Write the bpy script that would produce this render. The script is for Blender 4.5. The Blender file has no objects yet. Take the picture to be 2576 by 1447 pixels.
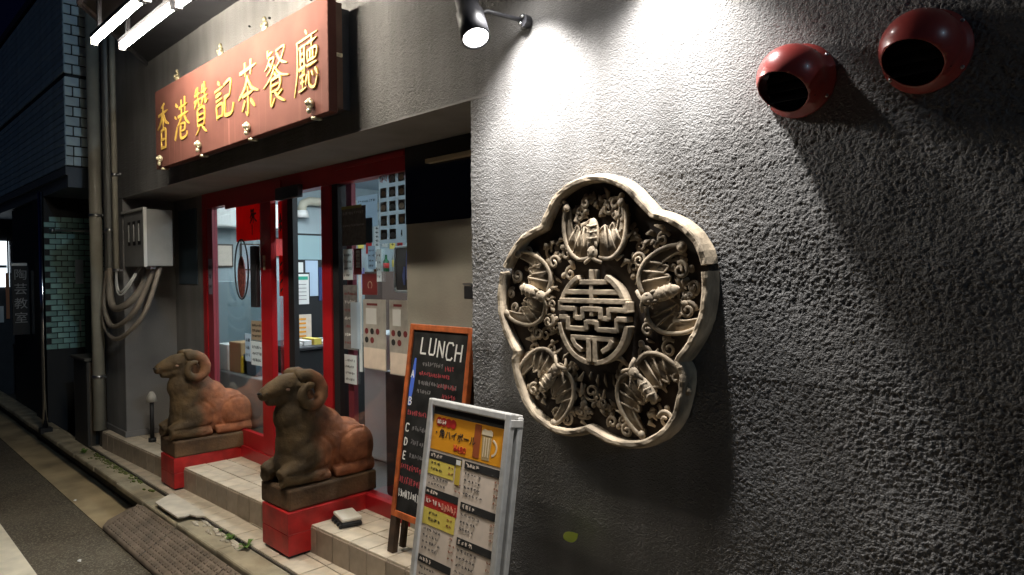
import bpy, bmesh, math, random
import numpy as np
from mathutils import Vector, Matrix
random.seed(7); rng = np.random.default_rng(7)
R = math.radians
S = bpy.context.scene
COL = S.collection

# ------------------------------------------------------------------ camera
F_, YAW, PIT, ROL = 1735.4, .783, -.01835, -.010
cd = bpy.data.cameras.new('camera'); cam = bpy.data.objects.new('camera', cd); COL.objects.link(cam)
fw = Vector((-math.cos(YAW)*math.cos(PIT), math.sin(YAW)*math.cos(PIT), math.sin(PIT)))
r0 = fw.cross(Vector((0, 0, 1))).normalized(); u0 = r0.cross(fw)
rr = r0*math.cos(ROL)+u0*math.sin(ROL); uu = -r0*math.sin(ROL)+u0*math.cos(ROL)
cam.matrix_world = Matrix(((rr.x, uu.x, -fw.x, 0), (rr.y, uu.y, -fw.y, -1.75), (rr.z, uu.z, -fw.z, 1.65), (0, 0, 0, 1)))
cd.sensor_width = 36; cd.lens = F_/2576*36; cd.clip_start = .05; cd.clip_end = 500
S.camera = cam
# ------------------------------------------------------------------ sky (night) and exposure
W = bpy.data.worlds.new('World'); S.world = W; W.use_nodes = True
nt = W.node_tree; bg = nt.nodes['Background']
sk = nt.nodes.new('ShaderNodeTexSky'); sk.sky_type = 'NISHITA'; sk.sun_disc = False
sk.sun_elevation = R(-4); sk.sun_rotation = R(200); sk.ozone_density = 4
nt.links.new(sk.outputs[0], bg.inputs[0]); bg.inputs[1].default_value = .15
sl = bpy.data.lights.new('side_fill', 'SUN'); sl.energy = .20; sl.angle = R(.5); sl.color = (.55, .78, 1)  # cool fill from the right, added to light the neighbour's side tiles
so = bpy.data.objects.new('side_fill', sl); COL.objects.link(so); so.location = (10, -3, 6); so.rotation_euler = Vector((-math.cos(R(9))*math.cos(R(20)), math.sin(R(9))*math.cos(R(20)), -math.sin(R(20)))).to_track_quat('-Z', 'Y').to_euler()
S.view_settings.view_transform = 'Standard'; S.view_settings.look = 'None'
S.view_settings.exposure = 0; S.view_settings.gamma = 1
try:
    S.cycles.sample_clamp_indirect = 6; S.cycles.max_bounces = 8; S.cycles.transparent_max_bounces = 16
except Exception: pass

# ------------------------------------------------------------------ materials
MATS = {}
def mat(name, col, rough=.7, metal=0, nscale=0, namt=.25, bscale=0, bstr=.3, bdist=.003, col2=None, spec=.5, rand=0, detail=4, coat=0):
    if name in MATS: return MATS[name]
    m = bpy.data.materials.new(name); m.use_nodes = True; MATS[name] = m
    t = m.node_tree; N = t.nodes; L = t.links; p = N['Principled BSDF']
    p.inputs['Roughness'].default_value = rough; p.inputs['Metallic'].default_value = metal
    p.inputs['Specular IOR Level'].default_value = spec; p.inputs['Coat Weight'].default_value = coat
    p.inputs['Base Color'].default_value = (*col, 1)
    tc = N.new('ShaderNodeTexCoord'); src = None
    if nscale:
        n = N.new('ShaderNodeTexNoise'); n.inputs['Scale'].default_value = nscale; n.inputs['Detail'].default_value = detail
        L.new(tc.outputs['Object'], n.inputs['Vector'])
        cr = N.new('ShaderNodeValToRGB'); L.new(n.outputs['Fac'], cr.inputs[0])
        cr.color_ramp.elements[0].position = .3; cr.color_ramp.elements[1].position = .7
        a = tuple(min(1, c*(1-namt)) for c in col); b = col2 or tuple(min(1, c*(1+namt)) for c in col)
        cr.color_ramp.elements[0].color = (*a, 1); cr.color_ramp.elements[1].color = (*b, 1)
        src = cr.outputs[0]
    if rand:
        oi = N.new('ShaderNodeObjectInfo'); hs = N.new('ShaderNodeHueSaturation')
        mr = N.new('ShaderNodeMapRange'); mr.inputs[3].default_value = 1-rand; mr.inputs[4].default_value = 1+rand
        L.new(oi.outputs['Random'], mr.inputs[0]); L.new(mr.outputs[0], hs.inputs['Value'])
        if src: L.new(src, hs.inputs['Color'])
        else: hs.inputs['Color'].default_value = (*col, 1)
        src = hs.outputs[0]
    if src: L.new(src, p.inputs['Base Color'])
    if bscale:
        n2 = N.new('ShaderNodeTexNoise'); n2.inputs['Scale'].default_value = bscale; n2.inputs['Detail'].default_value = 3
        L.new(tc.outputs['Object'], n2.inputs['Vector'])
        bp = N.new('ShaderNodeBump'); bp.inputs['Strength'].default_value = bstr; bp.inputs['Distance'].default_value = bdist
        L.new(n2.outputs['Fac'], bp.inputs['Height']); L.new(bp.outputs[0], p.inputs['Normal'])
    return m
def emis(name, col, strength):
    if name in MATS: return MATS[name]
    m = bpy.data.materials.new(name); m.use_nodes = True; MATS[name] = m
    p = m.node_tree.nodes['Principled BSDF']; p.inputs['Base Color'].default_value = (.8, .8, .8, 1)
    p.inputs['Emission Color'].default_value = (*col, 1); p.inputs['Emission Strength'].default_value = strength
    return m
def glassmat(name, tint=(.93, .96, .95), refl=1.0, rough=.01):
    m = bpy.data.materials.new(name); m.use_nodes = True; MATS[name] = m
    t = m.node_tree; t.nodes.clear()
    o = t.nodes.new('ShaderNodeOutputMaterial'); mx = t.nodes.new('ShaderNodeMixShader')
    tr = t.nodes.new('ShaderNodeBsdfTransparent'); tr.inputs[0].default_value = (*tint, 1)
    gl = t.nodes.new('ShaderNodeBsdfGlossy'); gl.inputs['Roughness'].default_value = rough; gl.inputs[0].default_value = (refl, refl, refl, 1)
    lw = t.nodes.new('ShaderNodeLayerWeight'); lw.inputs[0].default_value = .5
    pw = t.nodes.new('ShaderNodeMath'); pw.operation = 'POWER'; pw.inputs[1].default_value = 4; t.links.new(lw.outputs['Facing'], pw.inputs[0])
    fr = t.nodes.new('ShaderNodeMath'); fr.operation = 'MULTIPLY_ADD'; fr.inputs[1].default_value = .9; fr.inputs[2].default_value = .045; t.links.new(pw.outputs[0], fr.inputs[0])
    t.links.new(fr.outputs[0], mx.inputs[0]); t.links.new(tr.outputs[0], mx.inputs[1]); t.links.new(gl.outputs[0], mx.inputs[2])
    t.links.new(mx.outputs[0], o.inputs[0]); return m

STUCCO = mat('stucco', (.205, .20, .195), .85, nscale=1.7, namt=.22, bscale=210, bstr=1.0, bdist=.006, spec=.25)
CONC = mat('concrete', (.33, .28, .19), .85, nscale=6, namt=.35, bscale=60, bstr=.4, bdist=.004)
GUT = mat('gutter_concrete', (.40, .31, .18), .85, nscale=3, namt=.35, bscale=90, bstr=.3)
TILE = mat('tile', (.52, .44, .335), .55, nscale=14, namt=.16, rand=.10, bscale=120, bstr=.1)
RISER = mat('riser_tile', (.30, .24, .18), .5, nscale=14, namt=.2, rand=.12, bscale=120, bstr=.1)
GROUT = mat('grout', (.10, .085, .07), .9, nscale=20)
DARK = mat('dark_paint', (.022, .022, .026), .5, nscale=8, namt=.3)
BLACK = mat('black', (.008, .008, .009), .6)
SOFF = mat('soffit_paint', (.22, .21, .205), .8, nscale=3, namt=.2)
REDP = mat('red_paint', (.42, .014, .014), .45, nscale=11, namt=.34, bscale=30, bstr=.05)
REDF = mat('red_frame', (.34, .009, .013), .35, nscale=5, namt=.12)
PIPE = mat('pvc_beige', (.36, .34, .28), .45, nscale=5, namt=.16)
PIPEG = mat('pvc_grey', (.27, .27, .26), .45, nscale=5, namt=.16)
STEEL = mat('steel', (.55, .55, .56), .3, 1)
ALU = mat('aluminium', (.62, .61, .58), .42, .45, nscale=30, namt=.12)
BOXM = mat('meter_box_paint', (.21, .21, .205), .5, nscale=6, namt=.12)
WOOD = mat('sign_wood', (.125, .050, .039), .78, spec=.10, nscale=4, namt=.2)
EDGE = mat('sign_edge', (.12, .055, .03), .5, nscale=8, namt=.3)
GOLD = mat('gold_leaf', (.52, .33, .06), .55, .0, nscale=40, namt=.25)
BRASS = mat('brass_ornament', (.62, .56, .38), .35, .4, nscale=60, namt=.4)
STONE = mat('carved_stone', (.355, .285, .20), .78, nscale=11, namt=.6, bscale=70, bstr=.45, bdist=.004)
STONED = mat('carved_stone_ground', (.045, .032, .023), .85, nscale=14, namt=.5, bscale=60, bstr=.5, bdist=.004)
PLINTH = mat('plinth_stone', (.105, .058, .026), .8, nscale=9, namt=.5, bscale=60, bstr=.6, bdist=.006)
WHITE = mat('white_plastic', (.75, .74, .70), .5)
PAPER = mat('paper', (.70, .69, .66), .7, nscale=10, namt=.05)
PAPERB = mat('paper_cool', (.55, .62, .68), .6)
PAPERC = mat('paper_cream', (.66, .55, .45), .7, nscale=20, namt=.08)
REDPAPER = mat('red_paper', (.52, .015, .012), .7, nscale=8, namt=.12)
INK = mat('ink', (.012, .011, .010), .7)
GREYP = mat('grey_print', (.13, .12, .115), .6, nscale=40, namt=.3)
ORANGE = mat('orange_print', (.72, .30, .015), .45)
YELP = mat('yellow_print', (.70, .55, .10), .5)
REDPR = mat('red_print', (.42, .02, .015), .5)
GREENP = mat('green_print', (.02, .30, .20), .6)
CHALKB = mat('chalkboard', (.010, .010, .010), .7, nscale=12, namt=.6, col2=(.028, .028, .027), spec=.2)
FRAMEW = mat('orange_wood', (.42, .10, .025), .5, nscale=22, namt=.4)
LEGW = mat('dark_wood', (.05, .028, .016), .6, nscale=20, namt=.4)
CHALK = mat('white_chalk', (.78, .77, .74), .9); CHALKR = mat('red_chalk', (.42, .06, .07), .9)
CHALKBL = mat('blue_marker', (.07, .16, .70), .6); CHALKG = mat('faint_chalk', (.20, .19, .19), .9)
RUBBER = mat('rubber', (.20, .155, .115), .75, nscale=9, namt=.3, bscale=140, bstr=.3)
ROOMW = mat('room_wall', (.34, .40, .42), .8, nscale=2, namt=.08)
ROOMC = mat('room_ceiling', (.40, .50, .60), .8)
ROOMF = mat('room_floor', (.10, .09, .085), .4)
BLUEG = mat('blue_grey_panel', (.055, .085, .115), .6)
TEAL = mat('teal_tile', (.24, .42, .38), .35, nscale=5, namt=.2, rand=.22)
BLUT = mat('glazed_tile', (.70, .84, .93), .35, nscale=6, namt=.15, rand=.14)
COURSE = mat('tile_course_glaze', (.40, .54, .64), .4, nscale=5, namt=.2, rand=.1)
LEAF = mat('leaf', (.11, .20, .03), .55, nscale=20, namt=.3)
VENT = mat('red_enamel', (.36, .055, .048), .32, nscale=6, namt=.12, coat=.3)
GLASS = glassmat('window_glass', (.95, .97, .97))
LIT_ROOM = emis('room_lamp_glow', (.82, .94, 1), 88)
LIT_TUBE = emis('tube_glow', (1, .91, .76), 195)
LIT_LENS = emis('lens_glow', (1, .97, .93), 60)
LIT_SHOP = emis('shop_window_glow', (.80, .92, 1), 2.2)

def translucent_paper(m, f=.55):
    t = m.node_tree; p = t.nodes['Principled BSDF']; o = [n for n in t.nodes if n.type == 'OUTPUT_MATERIAL'][0]
    tr = t.nodes.new('ShaderNodeBsdfTranslucent'); mx = t.nodes.new('ShaderNodeMixShader'); mx.inputs[0].default_value = f
    if p.inputs['Base Color'].links: t.links.new(p.inputs['Base Color'].links[0].from_socket, tr.inputs[0])
    else: tr.inputs[0].default_value = p.inputs['Base Color'].default_value
    t.links.new(p.outputs[0], mx.inputs[1]); t.links.new(tr.outputs[0], mx.inputs[2]); t.links.new(mx.outputs[0], o.inputs[0]); return m
for m_ in (REDPAPER, PAPERB): translucent_paper(m_)
GPAPER = translucent_paper(mat('menu_print', (.62, .67, .70), .6)); FPAPER = translucent_paper(mat('flyer_paper', (.50, .45, .39), .6, nscale=16, namt=.15)); WPAPER = translucent_paper(mat('thin_white_paper', (.72, .72, .70), .7))
def stained_stucco():
    m = STUCCO; t = m.node_tree; N = t.nodes; L = t.links; p = N['Principled BSDF']
    tc = [n for n in N if n.type == 'TEX_COORD'][0]; src = p.inputs['Base Color'].links[0].from_socket
    mp = N.new('ShaderNodeMapping'); mp.inputs['Scale'].default_value = (7, 1, .8); L.new(tc.outputs['Object'], mp.inputs[0])
    n = N.new('ShaderNodeTexNoise'); n.inputs['Scale'].default_value = 1.3; n.inputs['Detail'].default_value = 6; L.new(mp.outputs[0], n.inputs['Vector'])
    cr = N.new('ShaderNodeValToRGB'); cr.color_ramp.elements[0].position = .35; cr.color_ramp.elements[1].position = .62
    cr.color_ramp.elements[0].color = (.84, .83, .82, 1); cr.color_ramp.elements[1].color = (1.04, 1.04, 1.04, 1); L.new(n.outputs['Fac'], cr.inputs[0])
    mx = N.new('ShaderNodeMix'); mx.data_type = 'RGBA'; mx.blend_type = 'MULTIPLY'; mx.inputs[0].default_value = 1
    L.new(src, mx.inputs[6]); L.new(cr.outputs[0], mx.inputs[7]); L.new(mx.outputs[2], p.inputs['Base Color'])
stained_stucco()
# asphalt: speckled aggregate
def asphalt():
    m = mat('asphalt', (.090, .071, .047), .85, nscale=3, namt=.3, bscale=160, bstr=.6, bdist=.004)
    t = m.node_tree; N = t.nodes; L = t.links; p = N['Principled BSDF']
    v = N.new('ShaderNodeTexVoronoi'); v.inputs['Scale'].default_value = 130
    tc = [n for n in N if n.type == 'TEX_COORD'][0]; L.new(tc.outputs['Object'], v.inputs['Vector'])
    cr = N.new('ShaderNodeValToRGB'); cr.color_ramp.elements[0].position = .62; cr.color_ramp.elements[1].position = .9
    cr.color_ramp.elements[0].color = (0, 0, 0, 1); cr.color_ramp.elements[1].color = (1, 1, 1, 1)
    sp = N.new('ShaderNodeSeparateColor'); L.new(v.outputs['Color'], sp.inputs[0]); L.new(sp.outputs[0], cr.inputs[0])
    mx = N.new('ShaderNodeMix'); mx.data_type = 'RGBA'
    src = p.inputs['Base Color'].links[0].from_socket
    L.new(cr.outputs[0], mx.inputs[0]); L.new(src, mx.inputs[6]); mx.inputs[7].default_value = (.19, .165, .12, 1)
    L.new(mx.outputs[2], p.inputs['Base Color']); return m
ASPH = asphalt()
# ram stone: olive-brown front running to rusty terracotta behind
def ramstone():
    m = mat('weathered_ram_stone', (.070, .042, .015), .8, nscale=9, namt=.55, bscale=110, bstr=.5, bdist=.005)
    t = m.node_tree; N = t.nodes; L = t.links; p = N['Principled BSDF']
    tc = [n for n in N if n.type == 'TEX_COORD'][0]
    sx = N.new('ShaderNodeSeparateXYZ'); L.new(tc.outputs['Object'], sx.inputs[0])
    nz = N.new('ShaderNodeTexNoise'); nz.inputs['Scale'].default_value = 7; L.new(tc.outputs['Object'], nz.inputs['Vector'])
    ma = N.new('ShaderNodeMath'); ma.operation = 'MULTIPLY_ADD'; L.new(nz.outputs['Fac'], ma.inputs[0]); ma.inputs[1].default_value = .22; L.new(sx.outputs['Y'], ma.inputs[2])
    mr = N.new('ShaderNodeMapRange'); mr.inputs[1].default_value = .20; mr.inputs[2].default_value = .36; L.new(ma.outputs[0], mr.inputs[0])
    n3 = N.new('ShaderNodeTexNoise'); n3.inputs['Scale'].default_value = 14; L.new(tc.outputs['Object'], n3.inputs['Vector'])
    cr = N.new('ShaderNodeValToRGB'); L.new(n3.outputs['Fac'], cr.inputs[0])
    cr.color_ramp.elements[0].position = .3; cr.color_ramp.elements[0].color = (.15, .045, .016, 1)
    cr.color_ramp.elements[1].position = .75; cr.color_ramp.elements[1].color = (.36, .125, .05, 1)
    mx = N.new('ShaderNodeMix'); mx.data_type = 'RGBA'
    src = p.inputs['Base Color'].links[0].from_socket
    L.new(mr.outputs[0], mx.inputs[0]); L.new(src, mx.inputs[6]); L.new(cr.outputs[0], mx.inputs[7])
    L.new(mx.outputs[2], p.inputs['Base Color']); return m
RAM = ramstone()
# sign board wood: faint vertical run marks in the lacquer
def signwood():
    m = MATS['sign_wood']; t = m.node_tree; N = t.nodes; L = t.links; p = N['Principled BSDF']
    tc = [n for n in N if n.type == 'TEX_COORD'][0]
    mp = N.new('ShaderNodeMapping'); mp.inputs['Scale'].default_value = (26, 1, .25); L.new(tc.outputs['Object'], mp.inputs[0])
    n = N.new('ShaderNodeTexNoise'); n.inputs['Scale'].default_value = 1; n.inputs['Detail'].default_value = 2; L.new(mp.outputs[0], n.inputs['Vector'])
    cr = N.new('ShaderNodeValToRGB'); cr.color_ramp.elements[0].position = .58; cr.color_ramp.elements[1].position = .74; L.new(n.outputs['Fac'], cr.inputs[0])
    sx = N.new('ShaderNodeSeparateXYZ'); L.new(tc.outputs['Object'], sx.inputs[0])
    mr = N.new('ShaderNodeMapRange'); mr.inputs[1].default_value = .30; mr.inputs[2].default_value = .12; mr.inputs[3].default_value = 0; mr.inputs[4].default_value = .55
    L.new(sx.outputs['Z'], mr.inputs[0])
    mu = N.new('ShaderNodeMath'); mu.operation = 'MULTIPLY'; L.new(cr.outputs[0], mu.inputs[0]); L.new(mr.outputs[0], mu.inputs[1])
    mx = N.new('ShaderNodeMix'); mx.data_type = 'RGBA'
    src = p.inputs['Base Color'].links[0].from_socket
    L.new(mu.outputs[0], mx.inputs[0]); L.new(src, mx.inputs[6]); mx.inputs[7].default_value = (.30, .13, .10, 1)
    L.new(mx.outputs[2], p.inputs['Base Color'])
signwood()

# ------------------------------------------------------------------ mesh helpers
WL = {}
def thing(name, label, cat, loc=(0, 0, 0), rot=(0, 0, 0), group=None):
    o = bpy.data.objects.new(name, None); COL.objects.link(o); o.location = loc; o.rotation_euler = rot
    o.empty_display_size = .1; o['label'] = label; o['category'] = cat
    if group: o['group'] = group
    WL[o] = Vector(loc); return o
def tag(o, label, cat, group=None):
    o['label'] = label; o['category'] = cat
    if group: o['group'] = group
    return o
def struct(o): o['kind'] = 'structure'; return o
class MB:
    def __init__(s): s.v = []; s.f = []
    def add(s, vs, fs):
        n = len(s.v); s.v += [tuple(v) for v in vs]; s.f += [tuple(i+n for i in f) for f in fs]; return s
    def box(s, x0, x1, y0, y1, z0, z1):
        x0, x1 = sorted((x0, x1)); y0, y1 = sorted((y0, y1)); z0, z1 = sorted((z0, z1))
        return s.add([(x0, y0, z0), (x1, y0, z0), (x1, y1, z0), (x0, y1, z0), (x0, y0, z1), (x1, y0, z1), (x1, y1, z1), (x0, y1, z1)],
                     [(0, 3, 2, 1), (4, 5, 6, 7), (0, 1, 5, 4), (1, 2, 6, 5), (2, 3, 7, 6), (3, 0, 4, 7)])
    def prism(s, poly, d0, d1, axis='y'):
        n = len(poly)
        def P(a, b, d): return (a, d, b) if axis == 'y' else ((a, b, d) if axis == 'z' else (d, a, b))
        vs = [P(a, b, d0) for a, b in poly]+[P(a, b, d1) for a, b in poly]
        return s.add(vs, [tuple(range(n)), tuple(range(2*n-1, n-1, -1))]+[(i, (i+1) % n+0, (i+1) % n+n, i+n) for i in range(n)])
    def tube(s, path, rad, n=8, caps=True):
        path = [Vector(p) for p in path]; m = len(path)
        if not hasattr(rad, '__len__'): rad = [rad]*m
        T = [(path[min(i+1, m-1)]-path[max(i-1, 0)]).normalized() for i in range(m)]
        up = Vector((0, 0, 1)) if abs(T[0].z) < .9 else Vector((1, 0, 0))
        N = T[0].cross(up).normalized(); vs = []
        for i in range(m):
            N = (N-T[i]*N.dot(T[i])).normalized(); B = T[i].cross(N)
            for k in range(n):
                a = 2*math.pi*k/n; vs.append(path[i]+(N*math.cos(a)+B*math.sin(a))*rad[i])
        fs = [(i*n+k, i*n+(k+1) % n, (i+1)*n+(k+1) % n, (i+1)*n+k) for i in range(m-1) for k in range(n)]
        if caps: fs += [tuple(range(n-1, -1, -1)), tuple(range((m-1)*n, m*n))]
        return s.add(vs, fs)
    def ell(s, c, r, nu=14, nv=9, M=None):
        vs = []; fs = []
        for j in range(nv+1):
            t = math.pi*j/nv
            for i in range(nu):
                a = 2*math.pi*i/nu; p = Vector((r[0]*math.sin(t)*math.cos(a), r[1]*math.sin(t)*math.sin(a), r[2]*math.cos(t)))
                if M: p = M @ p
                vs.append(Vector(c)+p)
        for j in range(nv):
            for i in range(nu): fs.append((j*nu+i, (j+1)*nu+i, (j+1)*nu+(i+1) % nu, j*nu+(i+1) % nu))
        return s.add(vs, fs)
    def stroke(s, pts, w, d0, d1, axis='y'):
        """a flat brush stroke: ribbon along pts (2-D) of width w(list) given real depth d0..d1"""
        pts = [Vector(p) for p in pts]; m = len(pts)
        if not hasattr(w, '__len__'): w = [w]*m
        L = []; Rr = []
        for i in range(m):
            t = (pts[min(i+1, m-1)]-pts[max(i-1, 0)]).normalized(); nn = Vector((-t.y, t.x))
            L.append(pts[i]+nn*w[i]/2); Rr.append(pts[i]-nn*w[i]/2)
        def P(p, d): return (p.x, d, p.y) if axis == 'y' else ((d, p.x, p.y) if axis == 'x' else (p.x, p.y, d))
        vs = [P(p, d0) for p in L]+[P(p, d0) for p in Rr]+[P(p, d1) for p in L]+[P(p, d1) for p in Rr]
        fs = []
        for i in range(m-1):
            fs += [(i, i+1, m+i+1, m+i), (2*m+i, 3*m+i, 3*m+i+1, 2*m+i+1), (i, 2*m+i, 2*m+i+1, i+1), (m+i, m+i+1, 3*m+i+1, 3*m+i)]
        fs += [(0, m, 3*m, 2*m), (m-1, 3*m-1, 4*m-1, 2*m-1)]
        return s.add(vs, fs)
    def build(s, name, mt, parent=None, local=False, smooth=False, bevel=0, loc=None, rot=None, sub=0):
        off = Vector((0, 0, 0))
        if parent is not None and not local: off = WL.get(parent, Vector((0, 0, 0)))
        if parent is None and loc is not None and not local: off = Vector(loc)
        me = bpy.data.meshes.new(name); me.from_pydata([(v[0]-off.x, v[1]-off.y, v[2]-off.z) for v in s.v], [], s.f)
        bm = bmesh.new(); bm.from_mesh(me); bmesh.ops.recalc_face_normals(bm, faces=bm.faces); bm.to_mesh(me); bm.free()
        o = bpy.data.objects.new(name, me); COL.objects.link(o)
        if mt: me.materials.append(mt)
        if smooth: me.polygons.foreach_set('use_smooth', [True]*len(me.polygons))
        if parent is not None: o.parent = parent; WL[o] = off
        else:
            if loc is not None: o.location = loc
            WL[o] = Vector(loc) if loc is not None else Vector((0, 0, 0))
        if rot: o.rotation_euler = rot
        if bevel:
            b = o.modifiers.new('bevel', 'BEVEL'); b.width = bevel; b.segments = 2; b.limit_method = 'ANGLE'
        if sub:
            b = o.modifiers.new('sub', 'SUBSURF'); b.levels = sub; b.render_levels = sub
        return o
def box(name, mt, parent, x0, x1, y0, y1, z0, z1, bevel=0, **k): return MB().box(x0, x1, y0, y1, z0, z1).build(name, mt, parent, bevel=bevel, **k)
def inst(name, me, parent, loc, rot=None, label=None):
    o = bpy.data.objects.new(name, me); COL.objects.link(o); o.parent = parent; o.location = loc
    if rot: o.rotation_euler = rot
    return o
def boxmesh(name, sx, sy, sz, mt, bev=.0):
    bm = bmesh.new(); bmesh.ops.create_cube(bm, size=1)
    bmesh.ops.scale(bm, vec=(sx, sy, sz), verts=bm.verts)
    if bev: bmesh.ops.bevel(bm, geom=bm.edges[:], offset=bev, segments=1, affect='EDGES')
    me = bpy.data.meshes.new(name); bm.to_mesh(me); bm.free(); me.materials.append(mt); return me
def textmesh(name, body, size, mt, parent, loc, rot=(R(90), 0, 0), ext=.0006, align='LEFT'):
    c = bpy.data.curves.new(name, 'FONT'); c.body = body; c.size = size; c.extrude = ext; c.align_x = align; c.resolution_u = 2
    t = bpy.data.objects.new(name+'_curve', c); COL.objects.link(t)
    dg = bpy.context.evaluated_depsgraph_get(); me = bpy.data.meshes.new_from_object(t.evaluated_get(dg))
    bpy.data.objects.remove(t); bpy.data.curves.remove(c); me.materials.clear(); me.materials.append(mt)
    o = bpy.data.objects.new(name, me); COL.objects.link(o); o.parent = parent; o.location = loc; o.rotation_euler = rot
    return o
def copytree(o, parent=None):
    c = o.copy(); COL.objects.link(c); c.parent = parent
    if parent is not None: c.matrix_parent_inverse = o.matrix_parent_inverse
    for ch in list(o.children): copytree(ch, c)
    return c
def arc(cx, cz, r, a0, a1, n=12, sx=1, sz=1):
    return [(cx+sx*r*math.cos(R(a0+(a1-a0)*i/n)), cz+sz*r*math.sin(R(a0+(a1-a0)*i/n))) for i in range(n+1)]
def catmull(P, n=4):
    out = []
    for i in range(len(P)-1):
        p0 = Vector(P[max(i-1, 0)]); p1 = Vector(P[i]); p2 = Vector(P[i+1]); p3 = Vector(P[min(i+2, len(P)-1)])
        for k in range(n):
            t = k/n
            out.append(tuple(.5*((2*p1)+(-p0+p2)*t+(2*p0-5*p1+4*p2-p3)*t*t+(-p0+3*p1-3*p2+p3)*t**3)))
    out.append(tuple(P[-1])); return out
def vnoise(x, z, s, seed):
    """2-D value noise, smooth"""
    g = np.random.default_rng(seed).random((256, 256))
    X = x*s; Z = z*s; xi = np.floor(X).astype(int); zi = np.floor(Z).astype(int); fx = X-xi; fz = Z-zi
    fx = fx*fx*(3-2*fx); fz = fz*fz*(3-2*fz); a = xi % 256; b = zi % 256; a1 = (a+1) % 256; b1 = (b+1) % 256
    return (g[a, b]*(1-fx)+g[a1, b]*fx)*(1-fz)+(g[a, b1]*(1-fx)+g[a1, b1]*fx)*fz

# ================================================================== SETTING: street, kerb, paving
YK = -.125      # outer line of the entrance paving
ZP, ZS = .18, .33   # paving level, step level
struct(MB().add([(-60, -40, 0), (40, -40, 0), (40, -.49, 0), (-60, -.49, 0)], [(0, 1, 2, 3)]).build('street', ASPH))
struct(MB().add([(-60, -.49, .004), (40, -.49, .004), (40, -.12, .012), (-60, -.12, .012)], [(0, 1, 2, 3)]).build('gutter', GUT))
struct(MB().add([(-60, -.1, .02), (40, -.1, .02), (40, 40, .02), (-60, 40, .02)], [(0, 1, 2, 3)]).build('ground', GROUT))
rm = struct(MB().add([(-5.9, -1.25, .004), (-1.5, -1.25, .004), (-1.5, -.945, .004), (-5.9, -.945, .004)], [(0, 1, 2, 3)]).build('road_marking', mat('road_paint', (.78, .70, .55), .8, nscale=9, namt=.12)))
# kerb: long concrete blocks
kerb = struct(MB().box(-40, 6, -.128, -.10, .02, .155).build('kerb', CONC))
MB().box(-40, 6, -.215, -.1285, .013, .1175).build('shaded_kerb_face', BLACK, kerb)  # kerb face under the overhang, its shadow painted black
x = -14.0
while x < 1.5:
    L = .6
    if -4.93 < x+L/2 < -4.35: pass
    j = random.uniform(-.004, .004)
    MB().box(x+.004, x+L-.004, -.275+j, -.130, .118, .165+j).build('kerb_block', CONC, kerb, bevel=.012)
    x += L
# entrance paving (lower level) with its tiles
pav = struct(MB().box(-7.0, 1.0, -.128, .40, .022, ZP-.008).build('paving', GROUT))
T = .15
tm = boxmesh('tile', T-.006, T-.006, .02, TILE, .002)
n = 0
for i in range(34):
    for jrow in range(2):
        x = -6.9+i*T+T/2; y = YK+T/2+jrow*T+.002
        if x > -1.8: continue
        o = inst('tile', tm, pav, (x, y, ZP-.010+random.uniform(-.0012, .0012)), (random.uniform(-.004, .004), random.uniform(-.004, .004), 0))
for i in range(12):
    x = -1.8+i*T+T/2
    inst('tile', tm, pav, (x, YK+T/2+.002, ZP-.010))
# step (upper level), very slightly skewed to the facade
step = bpy.data.objects.new('step', None)
SA = math.atan2(.17, 4.4)
def stepnose(x): return -.055+(x+6.3)*.17/4.4
step = struct(MB().prism([(-6.86, stepnose(-6.86)+.012), (-1.97, stepnose(-1.97)+.012), (-1.97, .7), (-6.86, .7)], ZP-.02, ZS-.008, 'z').build('step', GROUT))
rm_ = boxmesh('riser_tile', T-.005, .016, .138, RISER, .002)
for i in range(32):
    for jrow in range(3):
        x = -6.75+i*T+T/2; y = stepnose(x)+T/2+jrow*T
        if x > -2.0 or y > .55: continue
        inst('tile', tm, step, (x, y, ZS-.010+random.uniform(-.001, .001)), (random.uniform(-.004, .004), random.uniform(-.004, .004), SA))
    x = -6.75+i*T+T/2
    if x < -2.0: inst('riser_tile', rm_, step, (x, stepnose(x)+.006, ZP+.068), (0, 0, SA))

# ================================================================== RESTAURANT BUILDING
bld = thing('restaurant_building', 'grey stucco restaurant building with red-framed glass entrance under a deep fascia', 'building', (-4, 0, 0))
XL, XR, ZF = -6.31, -1.97, 2.32      # opening
YG = .42                             # plane of the glass front
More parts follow.
